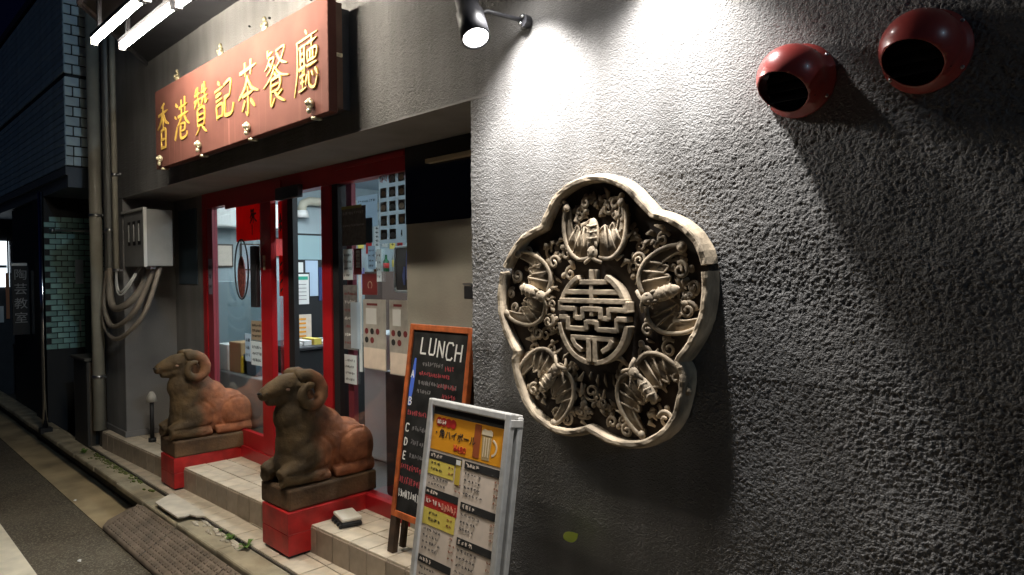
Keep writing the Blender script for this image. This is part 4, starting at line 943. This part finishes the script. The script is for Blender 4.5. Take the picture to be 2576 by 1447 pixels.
for x, y, z, lb in ((-5.9, -.47, .006, 'tiny white paper scrap at the edge of the gutter concrete'), (-4.63, -.73, .001, 'tiny white paper scrap on the asphalt beside the ramp')):
    tag(MB().add([(x-.02, y-.006, z+.002), (x+.004, y-.012, z+.006), (x+.022, y+.002, z+.003), (x+.002, y+.010, z+.011), (x, y, z+.014)], [(0, 1, 4), (1, 2, 4), (2, 3, 4), (3, 0, 4)]).build('paper_scrap', WHITE, None, loc=(x, y, z)), lb, 'litter')
# small dark bracket at the recess corner
bk = thing('wall_bracket', 'small dark bracket on the recess wall beside the entrance corner', 'bracket', (-2.30, .39, 1.55))
box('arm', DARK, bk, -2.44, -2.2, .36, .399, 1.54, 1.60, bevel=.004); box('plate', STEEL, bk, -2.44, -2.2, .355, .399, 1.605, 1.613)
bk = thing('reflected_strip', 'pale horizontal strip lamp on the dark recess wall near the corner', 'conduit', (-2.35, .38, 2.2))
box('strip', mat('strip_reflection', (.45, .36, .24), .5), bk, -2.72, -2.1, .36, .399, 2.205, 2.225)  # pale bar stands in for a strip lamp's reflection

# ================================================================== THINGS ON AND BEHIND THE GLASS
def sheet(name, mt, x0, x1, z0, z1, y, label, cat='poster', group='papers on the glass front', th=.0015):
    t = thing(name, label, cat, ((x0+x1)/2, y, z0), group=group)
    box('paper', mt, t, x0, x1, y-th, y, z0, z1); return t
YI = YG+.010    # outside face of the glass
t = sheet('menu_grid', mat('menu_print', (.50, .54, .56), .6), -3.225, -2.957, 1.828, 2.228, YI, 'white poster with rows of dish photographs high on the right pane', th=.002)
for r_ in range(5):
    for c_ in range(3):
        xa = -3.213+c_*.084; zb_ = 2.150-r_*.076
        if r_ == 0 and c_ == 0: scribble(xa-WL[t].x, xa+.06-WL[t].x, zb_+.01-WL[t].z, .05, REDPR, 'heading', par=t, w=.003, y=-.0022); continue
        if r_ == 4 and c_ == 2: scribble(xa+.02-WL[t].x, xa+.04-WL[t].x, zb_+.01-WL[t].z, .045, INK, 'heading', par=t, w=.003, y=-.0022); continue
        d = box('dish_photo', random.choice((GREYP, mat('photo_grey', (.07, .065, .06), .6), GREYP)), t, xa+.004, xa+.062, YI-.0032, YI-.0021, zb_+.004, zb_+.058)
        MB().prism(arc(xa+.033, zb_+.026, .022, 0, 340, 10, 1, .75), YI-.0042, YI-.0033).build('dish', random.choice((PAPER, PAPERB, mat('dish_tan', (.35, .28, .20), .6))), d)
t = sheet('notice', GREYP, -3.615, -3.36, 1.83, 2.055, YI, 'dark grey printed notice at the left of the right pane')
scribble(-.11, .10, .18, .02, mat('pale_ink', (.4, .39, .37), .7), 'notice_text', par=t, w=.003, y=-.0018); scribble(-.11, .11, .11, .014, MATS['pale_ink'], 'notice_text', par=t, w=.002, y=-.0018)
box('header_strip', mat('olive_strip', (.30, .30, .10), .6), t, -3.615, -3.40, YI-.003, YI-.0016, 2.045, 2.062)
t = sheet('flyer', PAPERB, -3.47, -3.26, 1.93, 2.11, YI+.012, 'pale blue sheet between notice and dish poster', th=.001)
scribble(-.09, .08, .14, .016, INK, 'text', par=t, w=.002, y=-.0013)
t = sheet('notice', BLUEG, -3.40, -3.30, 1.84, 1.98, YI+.004, 'dark blue card at the lower right of the grey notice', th=.001)
t = sheet('red_card', mat('dark_red_card', (.16, .02, .02), .6), -3.49, -3.41, 1.66, 1.81, YI, 'dark red card with ring mark below the grey notice')
MB().stroke(arc(-3.455, 1.735, .018, 0, 350, 14), .005, YI-.0025, YI-.0016).build('ring', REDPR, t)
t = sheet('red_card', mat('dark_red_card', (.16, .02, .02), .6), -3.405, -3.255, 1.545, 1.665, YI, 'wide dark red card left of the striped hanging')
MB().stroke(arc(-3.325, 1.60, .02, -60, 240, 12), .005, YI-.0025, YI-.0016).build('mark', MATS['dish_tan'], t)
t = thing('mirror_stand', 'rounded brown display board on a black pole behind the right pane', 'display board', (-3.06, YG+.09, ZS))
pts = arc(-3.165, 1.585, .02, 180, 270, 5)+arc(-2.975, 1.585, .02, 270, 360, 5)+arc(-2.975, 1.79, .02, 0, 90, 5)+arc(-3.165, 1.79, .02, 90, 180, 5)
MB().prism(pts, YG+.085, YG+.095).build('board', mat('brown_board', (.13, .09, .07), .5), t)
MB().tube([(p[0], YG+.082, p[1]) for p in pts+[pts[0]]], .007, 8).build('frame', mat('pale_frame', (.5, .5, .5), .4), t, smooth=True)
MB().tube([(-3.055, YG+.1, ZS), (-3.055, YG+.1, 1.56)], .014, 10).build('pole', BLACK, t, smooth=True)
MB().tube([(-3.055, YG+.1, ZS+.005), (-3.055, YG+.1, ZS+.03)], .11, 20).build('foot', BLACK, t, smooth=True)
RIB = ['short lilac strip at the left of the brown display board', 'thin lilac strip left of the middle of the display board', 'lilac strip at the middle of the display board', 'broad lilac strip right of the middle of the display board', 'rightmost lilac strip at the edge of the right pane', 'thin lilac strip left of the dark red ring card', 'broader lilac strip touching the dark red ring card']
for k, (x0, x1, z0, z1) in enumerate([(-3.10, -3.075, 1.60, 1.70), (-3.065, -3.05, 1.63, 1.79), (-3.03, -3.005, 1.66, 1.80), (-3.0, -2.97, 1.58, 1.80), (-2.965, -2.945, 1.57, 1.79), (-3.52, -3.505, 1.58, 1.68), (-3.50, -3.48, 1.57, 1.70)]):
    b = MB(); b.stroke([((x0+x1)/2+.004, z1), ((x0+x1)/2-.003, (z0+z1)/2), ((x0+x1)/2+.002, z0)], [.012, x1-x0, .012], YG+.070, YG+.074)
    tag(b.build('ribbon', mat('lilac_ribbon', (.30, .32, .75), .5), None, loc=((x0+x1)/2, YG+.07, z0)), RIB[k], 'ribbon', 'lilac strips behind the right pane')
def flyer(x0, x1, z0, z1, label):
    t = sheet('flyer', mat('flyer_paper', (.42, .38, .33), .6, nscale=16, namt=.15), x0, x1, z0, z1, YI, label)
    box('title', mat('dark_red_card', (.16, .02, .02), .6), t, x0+.04, x1-.08, YI-.0026, YI-.0016, z1-.035, z1-.022)
    box('text_block', PAPER, t, x0+.03, x1-.09, YI-.0022, YI-.0016, z1-.14, z1-.05)
    for k in range(5): MB().prism(arc(x0+.035+.055*(k % 3), z1-.18-.05*(k//3), .018, 0, 320, 8), YI-.0028, YI-.0016).build('photo', INK if k % 2 else MATS['dark_red_card'], t)
    box('lower_block', PAPERC, t, x0+.005, x1-.005, YI-.0024, YI-.0016, z0+.005, z0+.12)
flyer(-3.40, -3.175, 1.125, 1.52, 'left of the two tan flyers low on the right pane')
flyer(-3.14, -2.945, 1.115, 1.52, 'right of the two tan flyers low on the right pane')
t = sheet('notice', WPAPER, -3.445, -3.415, 1.10, 1.66, YI+.0005, 'narrow white vertical strip beside the tan flyers')
t = sheet('notice', GREYP, -3.61, -3.46, 1.22, 1.60, YI, 'tall grey price list at the left edge of the right pane')
for k in range(7): scribble(-.06, .06, .03+k*.048, .02, PAPER if k % 2 else MATS['dark_red_card'], 'list_line', par=t, w=.003, y=-.0018)
box('corner_slip', PAPERB, t, -3.53, -3.43, YI-.003, YI-.002, 1.23, 1.50)
for x0, x1, z0, z1, m_, lb in [(-3.60, -3.50, 1.63, 1.81, WPAPER, 'white printed sheet just under the dark grey notice'), (-3.335, -3.262, 1.69, 1.82, PAPERB, 'pale blue slip above the wide dark red card'), (-3.25, -3.205, 1.62, 1.80, WPAPER, 'narrow white slip at the left edge of the display board'), (-3.60, -3.47, 1.02, 1.19, WPAPER, 'white sheet low at the left of the right pane'), (-3.46, -3.42, 1.70, 1.80, WPAPER, 'small white tag over the dark red ring card')]:
    t = sheet('notice', m_, x0, x1, z0, z1, YI-.004, lb)
    for k in range(4): scribble(-(x1-x0)*.4, (x1-x0)*.32, (z1-z0)*(.1+.22*k), (z1-z0)*.1, GREYP, 'print', par=t, w=.0022, y=-.0018)
# on the sliding door
t = sheet('red_paper', REDPAPER, -5.09, -4.665, 1.915, 2.195, YG+.0075, 'large red paper with black brush characters behind the sliding door', group='red papers with brush characters')
b = MB()
for st in CH['香'][:6]+CH['餐'][:4]: b.stroke([(-4.83+p[0]*.12-.03, 1.95+p[1]*.19) for p in st], .014, YG+.0050, YG+.0059)
b.build('brush_character', INK, t)
t = sheet('red_paper', REDPAPER, -4.495, -4.422, 1.91, 2.17, YG+.045, 'narrow red paper with a brush character beside the open doorway', group='red papers with brush characters')
b = MB()
for st in CH['茶'][3:9]: b.stroke([(-4.485+p[0]*.05, 1.96+p[1]*.17) for p in st], .010, YG+.0415, YG+.0434)
b.build('brush_character', INK, t)
t = sheet('red_paper', REDPAPER, -4.495, -4.425, 1.52, 1.80, YG+.046, 'lower narrow red paper beside the open doorway', group='red papers with brush characters')
b = MB()
for k in range(4): b.stroke([(-4.475, 1.55+k*.06), (-4.445, 1.575+k*.06)], .014, YG+.0425, YG+.0444)
b.build('brush_mark', INK, t)
t = thing('wreath_ring', 'dark oval ring with red woven charm hanging on the sliding door', 'ornament', (-4.96, YG-.02, 1.48))
MB().tube([(p[0], YG-.018, p[1]) for p in arc(-4.955, 1.71, .145, 0, 360, 28, .78, 1.5)], .006, 8).build('ring', BLACK, t, smooth=True)
MB().ell((-4.955, YG-.018, 1.655), (.058, .018, .155), 14, 10).build('charm', mat('charm_red', (.22, .06, .05), .7, nscale=60, namt=.6), t, smooth=True)
MB().tube([(-4.955, YG-.018, 1.81), (-4.955, YG-.018, 1.93)], .004, 6).build('cord', BLACK, t)
for x0, x1, z0, z1, m_, lb in [(-4.85, -4.765, 1.63, 1.80, mat('dish_tan', (.35, .28, .20), .6), 'small food picture left of the door handle'), (-4.865, -4.67, 1.20, 1.34, mat('dish_tan', (.35, .28, .20), .6), 'food picture above the white sheets on the sliding door'), (-4.87, -4.67, 1.02, 1.19, WPAPER, 'white sheet low on the sliding door right side'), (-4.97, -4.88, 1.04, 1.24, PAPERB, 'pale blue sheet low on the sliding door'),
                               (-5.585, -5.515, 1.52, 1.80, mat('violet_sheet', (.30, .27, .36), .6), 'violet-grey notice on the left door stile')]:
    t = sheet('notice', m_, x0, x1, z0, z1, (YG-.0105 if x0 < -5.5 else YG+.0075), lb)
    for k in range(3): scribble(-(x1-x0)*.4, (x1-x0)*.3, (z1-z0)*(.15+.27*k), (z1-z0)*.15, INK, 'print', par=t, w=.003, y=-.0018)
# --- inside the room
def slab(name, label, cat, m_, *e, group=None, bevel=0): return tag(box(name, m_, None, *e, loc=((e[0]+e[1])/2, (e[2]+e[3])/2, e[4]), bevel=bevel), label, cat, group)
DUCTM = mat('duct_beige', (.50, .46, .36), .6)
t = thing('ceiling_duct', 'beige pipe run with elbow along the back room wall', 'duct', (-6.5, 1.9, 2.3))
MB().tube([(-6.53, 1.72, 2.33), (-6.53, 1.74, 2.40), (-6.53, 1.80, 2.43), (-6.53, 2.9, 2.43)], .045, 12).build('pipe', DUCTM, t, smooth=True)
MB().tube([(-6.53, 1.72, 2.26), (-6.53, 1.72, 2.33)], [.075, .06], 14).build('outlet', WHITE, t, smooth=True)
MB().tube([(-6.53, 2.07, 2.47), (-6.53, 2.07, 2.62)], .03, 10).build('riser', DUCTM, t, smooth=True)
t = thing('kitchen_doorway', 'dark kitchen doorway with pale blue cloth in the back wall', 'doorway', (-6.59, 1.84, ZS))
box('opening', BLACK, t, -6.598, -6.588, 1.66, 2.03, ZS+.01, 2.10); box('cloth', mat('pale_cloth', (.45, .55, .68), .8), t, -6.586, -6.575, 1.78, 1.92, 1.45, 1.82); box('cloth', mat('navy_cloth', (.03, .05, .14), .8), t, -6.586, -6.575, 1.93, 2.02, 1.40, 1.75)
box('glow_panel', mat('steel_teal', (.28, .40, .42), .4), t, -6.587, -6.580, 1.67, 2.02, 1.83, 2.08); box('bottle', WHITE, t, -6.587, -6.57, 1.69, 1.75, 1.55, 1.80)
t = thing('counter', 'black counter inside the open doorway', 'counter', (-5.3, 1.2, ZS))
box('body', BLACK, t, -5.75, -5.1, .88, 2.4, ZS+.01, 1.06, bevel=.01); box('top', DARK, t, -5.78, -5.07, .86, 2.42, 1.061, 1.09, bevel=.008)
t = thing('menu_easel', 'cream menu card standing on the black counter', 'menu', (-5.4, 1.1, 1.09))
box('card', PAPERC, t, -5.42, -5.41, .97, 1.20, 1.095, 1.33); scribble_ok = True
b = MB()
for k in range(5): b.box(-5.4095, -5.408, .99+.02*(k % 2), 1.15, 1.14+k*.036, 1.155+k*.036)
b.build('print', ORANGE, t)
for k, (yy, m_) in enumerate(((.95, WHITE), (1.03, PAPER), (1.12, YELP), (1.19, WHITE), (1.27, PAPERB))):
    slab('leaflet_pile', ['white leaflet pile at the left end of the counter', 'second leaflet pile on the counter', 'yellow leaflet pile on the counter', 'fourth leaflet pile on the counter', 'bluish leaflet pile at the right end of the counter'][k], 'leaflets', m_, -5.36, -5.16, yy-.033, yy+.033, 1.091, 1.12+.01*(k % 3), group='leaflet piles on the counter')
t = sheet('certificate', WHITE, 0, 0, 0, 0, 0, 'white certificate with green header hanging left in the doorway', group=None); 
for ch_ in list(t.children): bpy.data.objects.remove(ch_)
t.location = (-5.6, 1.2, 1.41); WL[t] = Vector((-5.6, 1.2, 1.41))
box('sheet', PAPER, t, -5.61, -5.60, 1.11, 1.285, 1.41, 1.675); box('header', GREENP, t, -5.599, -5.597, 1.13, 1.275, 1.625, 1.655)
b = MB()
for k in range(5): b.box(-5.599, -5.5975, 1.13, 1.26, 1.45+.033*k, 1.455+.033*k)
b.build('text_lines', GREYP, t); box('stand', BLACK, t, -5.63, -5.611, 1.09, 1.30, 1.091, 1.69)
slab('storage_box', 'yellow box on the floor behind the sliding door', 'box', mat('yellow_plastic', (.75, .58, .03), .4), -5.47, -5.33, .60, .74, .88, 1.02, bevel=.01)
slab('bench', 'grey bench under the yellow box behind the sliding door', 'bench', mat('bench_grey', (.20, .23, .24), .6), -6.2, -4.9, .56, .85, ZS+.01, .878, bevel=.01)
slab('cupboard', 'blue-grey cupboard against the left room wall', 'cupboard', mat('cupboard', (.16, .22, .24), .5), -6.59, -6.2, .7, 1.45, ZS+.01, 1.62, bevel=.01)
slab('air_conditioner', 'white air conditioner high on the left room wall', 'air conditioner', WHITE, -6.59, -6.38, .75, 1.5, 2.12, 2.36, bevel=.02)
slab('banquette', 'black seat back behind the right pane', 'seat', DARK, -3.45, -2.0, .60, .72, ZS+.01, 1.09, bevel=.02)
slab('fridge', 'pale upright fridge behind the right pane', 'fridge', mat('fridge_white', (.42, .47, .50), .4), -4.3, -3.75, 1.0, 1.5, ZS+.01, 1.25, bevel=.02)
slab('shelf_unit', 'dark brown shelf unit at the back of the room', 'shelf', mat('brown_shelf', (.10, .06, .045), .6), -6.59, -6.25, 2.5, 3.7, ZS+.01, 1.7)
slab('wall_beam', 'pale beam across the back room wall', 'beam', mat('beam', (.45, .48, .46), .7), -6.59, -6.50, 2.2, 3.99, 2.28, 2.36)
for k in range(9):
    yy = 2.14+k*.105; hh = random.uniform(.22, .34)
    m_ = (REDPAPER, WPAPER, WPAPER, YELP)[k % 4]
    t = thing('menu_strip', ['first', 'second', 'third', 'fourth', 'fifth', 'sixth', 'seventh', 'eighth', 'last'][k]+' hanging menu strip from the left along the back room wall', 'menu strip', (-6.58, yy, 2.22-hh), group='menu strips on the back room wall')
    box('strip', m_, t, -6.590, -6.585, yy-.036, yy+.036, 2.22-hh, 2.22)
    b = MB()
    for q_ in range(5): b.stroke([(yy-.02+random.uniform(-.005, .005), 2.19-hh*.17*q_), (yy+.018, 2.195-hh*.17*q_-.01)], .008, -6.5845, -6.583, 'x'); b.stroke([(yy, 2.205-hh*.17*q_), (yy-.004, 2.175-hh*.17*q_)], .007, -6.5845, -6.583, 'x')
    b.build('brush_writing', INK, t)
for k in range(8):
    yy = 2.55+k*.12; hb = random.uniform(.16, .26)
    t = thing('bottle', ['first', 'second', 'third', 'fourth', 'fifth', 'sixth', 'seventh', 'last'][k]+' bottle from the left on top of the brown shelf unit', 'bottle', (-6.42, yy, 1.701), group='bottles on the shelf unit')
    MB().tube([(-6.42, yy, 1.701), (-6.42, yy, 1.701+hb*.6), (-6.42, yy, 1.701+hb*.75), (-6.42, yy, 1.701+hb)], [.034, .034, .014, .012], 10).build('glass', mat(('bottle_brown', 'bottle_green', 'bottle_clear')[k % 3], ((.10, .04, .01), (.02, .10, .04), (.45, .48, .46))[k % 3], .15), t, smooth=True)
    MB().tube([(-6.42, yy, 1.701+hb*.2), (-6.42, yy, 1.701+hb*.5)], .0352, 10).build('label', (PAPER, REDPR, YELP)[k % 3], t, smooth=True)
for k, (yy, zz_, w_, h_) in enumerate(((.95, 1.75, .16, .22), (1.2, 1.72, .2, .26), (1.5, 1.85, .14, .2))):
    t = thing('framed_picture', ['small', 'large', 'right-hand'][k]+' framed picture above the blue-grey cupboard', 'picture', (-6.58, yy, zz_), group='framed pictures on the left room wall')
    box('frame', LEGW, t, -6.594, -6.58, yy-w_/2, yy+w_/2, zz_, zz_+h_); box('print', (PAPERC, PAPERB, REDPR)[k], t, -6.5795, -6.578, yy-w_/2+.015, yy+w_/2-.015, zz_+.015, zz_+h_-.015)
for k, (yy, m_) in enumerate(((.66, PAPER), (.75, mat('kraft', (.34, .22, .11), .8)), (.80, BLUEG))):
    slab('carton', ['white', 'brown', 'blue-grey'][k]+' carton stacked on the bench behind the sliding door', 'carton', m_, -5.95+k*.27, -5.72+k*.27, .60, .60+.16, .880, .880+random.uniform(.14, .30), bevel=.006)
def room_lamp(x, y, label):
    t = thing('room_lamp', label, 'lamp', (x, y, 2.60), group='ceiling lamps of the dining room')
    box('housing', WHITE, t, x-.6, x+.6, y-.07, y+.07, 2.585, 2.619); box('diffuser', LIT_ROOM, t, x-.58, x+.58, y-.05, y+.05, 2.562, 2.584)
room_lamp(-5.3, 1.35, 'ceiling lamp in the front left of the dining room'); room_lamp(-3.4, 1.5, 'ceiling lamp in the front right of the dining room'); room_lamp(-4.6, 3.0, 'ceiling lamp at the back of the dining room')

# ================================================================== NEIGHBOURING BUILDING (left)
nb = thing('neighbour_building', 'dark tiled neighbouring building with jutting upper floor at the left', 'building', (-9, 0, 0))
NX, NY, NZ0, NZ1 = -7.44, -.15, 2.65, 4.55
box('upper_floor', mat('tile_joint', (.03, .035, .04), .8), nb, -16, NX-.012, NY+.012, 3, NZ0+.05, NZ1)
box('ledge', mat('ledge_paint', (.12, .14, .17), .6), nb, -16, NX-.03, NY+.02, 3, NZ0-.14, NZ0+.049)
box('ledge_trim', mat('ledge_paint', (.12, .14, .17), .6), nb, -16, NX-.002, NY-.004, NY+.019, NZ0-.03, NZ0+.045)
box('roof_edge', DARK, nb, -16, NX+.02, NY-.02, 3, NZ1, NZ1+.08)
z = NZ0+.055; k = 0
cm = boxmesh('tile_course', 8.5, .016, .062, COURSE, .003)
sh_ = .094
while z < NZ1-.05:
    if abs(z-3.52) < .034: z += .05; continue
    inst('tile_course', cm, nb, (NX-4.26+9, NY+.004, z+.033)); z += .068
tmA = boxmesh('side_tile', .016, .115, .080, BLUT, .003); tmB = boxmesh('side_tile', .016, .058, .080, BLUT, .003)
z = NZ0+.055; k = 0
while z < NZ1-.08:
    y = NY+.001; first = True
    if k == 0:   # soldier course at the foot
        while y < 1.0:
            inst('side_tile', tmB, nb, (NX-.004+9, y+.029, z+.045)); y += .064
    else:
        while y < 1.0:
            m_ = tmB if (first and k % 2) else tmA; w_ = .058 if m_ is tmB else .115
            inst('side_tile', m_, nb, (NX-.004+9, y+w_/2, z+.045)); y += w_+.011; first = False
    z += .092; k += 1
    if abs(z-3.55) < .046: z += .02
# ground floor set back: green glazed tile wall facing us
GXW = -8.5
box('ground_floor_wall', BLACK, nb, GXW-.5, GXW-.008, -.14, 2, .05, NZ0-.14)
gt = boxmesh('green_tile', .014, .098, .049, TEAL, .002); z = .92; k = 0
while z < 2.26:
    y = -.135+(.05 if k % 2 else 0)
    while y < .75:
        inst('green_tile', gt, nb, (GXW-.003+9, y+.05, z+.025)); y += .106
    z += .058; k += 1
box('shutter', mat('shutter_green', (.07, .12, .11), .5), nb, GXW+.004, GXW+.012, .22, .75, .75, 1.47)
for k in range(5): box('shutter_rib', mat('shutter_green2', (.10, .17, .155), .5), nb, GXW+.0125, GXW+.020, .235+k*.05, .255+k*.05, .76, 1.46)
box('paper_notice', PAPERB, nb, GXW+.005, GXW+.008, .14, .215, 1.60, 1.86)
box('door_handle', STEEL, nb, GXW+.013, GXW+.03, .165, .180, 1.10, 1.22)
MB().tube([(GXW+.05, -.06, 2.16), (GXW+.05, .6, 2.165)], .012, 8).build('rail', STEEL, nb, smooth=True)
MB().ell((GXW+.05, -.065, 2.16), (.028, .028, .028), 10, 7).build('rail_end', STEEL, nb, smooth=True)
box('lower_front', BLACK, nb, -10.4, -9.05, -.10, 2, .05, NZ0-.15)
t = thing('steel_pole', 'shiny steel pole at the front of the dark neighbouring porch', 'pole', (-8.0, -.25, .15))
MB().tube([(-8.0, -.25, .15), (-8.0, -.25, 2.5)], .024, 14).build('pole', mat('polished_steel', (.7, .72, .8), .12, 1), t, smooth=True)
box('foot', BLACK, t, -8.05, -7.95, -.30, -.20, .15, .2)
t = thing('hanging_sign', 'black vertical sign board with white Chinese characters at far left', 'sign', (-9.0, -.26, 1.1))
box('board', BLACK, t, -9.02, -9.0, -.335, -.185, 1.06, 1.80); box('cap', WHITE, t, -9.03, -8.99, -.345, -.20, 1.801, 1.83)
for k, ch in enumerate('陶芸教室'): textmesh('character', ch, .125, mat('sign_white', (.30, .30, .30), .7), t, (.003, -.062, .56-k*.155), (R(90), 0, R(90)), .0008)
t = thing('hanging_sign', 'dimmer black sign board right of the white-lettered one at far left', 'sign', (-9.0, -.1, 1.1))
box('board', BLACK, t, -9.02, -9.0, -.165, -.06, 1.06, 1.75)
b = MB()
for k in range(5):
    for _ in range(5):
        p = (random.uniform(-.14, -.085), 1.62-k*.125+random.uniform(-.04, .04)); a = random.choice((0, 1.57, .7)); b.stroke([p, (p[0]+.04*math.cos(a), p[1]-.05*math.sin(a))], .006, -8.9995, -8.998, 'x')
b.build('faded_lettering', mat('sign_dim', (.10, .10, .10), .7), t)
t = thing('lit_shop', 'far shop with lit window at the left edge of the picture', 'building', (-13, .5, 0))
box('wall', DARK, t, -16, -12.02, -.12, 3, 0, 2.62); box('window', LIT_SHOP, t, -12.015, -12.005, -.05, .11, 1.55, 2.2); box('pillar', mat('white_tile', (.5, .52, .55), .4), t, -12.012, -11.99, .12, .19, 1.75, 2.15)
box('mullion', DARK, t, -12.004, -11.99, .085, .105, 1.2, 2.25); box('transom', DARK, t, -12.004, -11.992, -.10, .08, 1.82, 1.86)
box('orange_flag', mat('flag_orange', (.60, .22, .10), .7), t, -11.99, -11.98, .06, .10, 1.1, 1.75); box('goods', WHITE, t, -12.0, -11.98, -.06, .03, 1.05, 1.28)
t = thing('stacked_box', 'dark utility box standing below the thick downpipe', 'box', (-7.2, -.05, .15))
box('case', mat('utility_dark', (.035, .033, .03), .6), t, -7.42, -6.97, -.13, .4, .15, .92, bevel=.01); box('lid', mat('utility_lid', (.07, .065, .055), .6), t, -7.44, -6.95, -.15, .42, .921, .95, bevel=.006)
for yv in (-.11, .0): box('door_edge', mat('utility_brown', (.10, .075, .05), .6), t, -6.969, -6.962, yv, yv+.04, .17, .91)
# street closes in darkness
eb = thing('end_building', 'black building closing the far end of the street', 'building', (-40, -5, 0))
box('wall', DARK, eb, -44, -40, -30, 10, 0, 5)
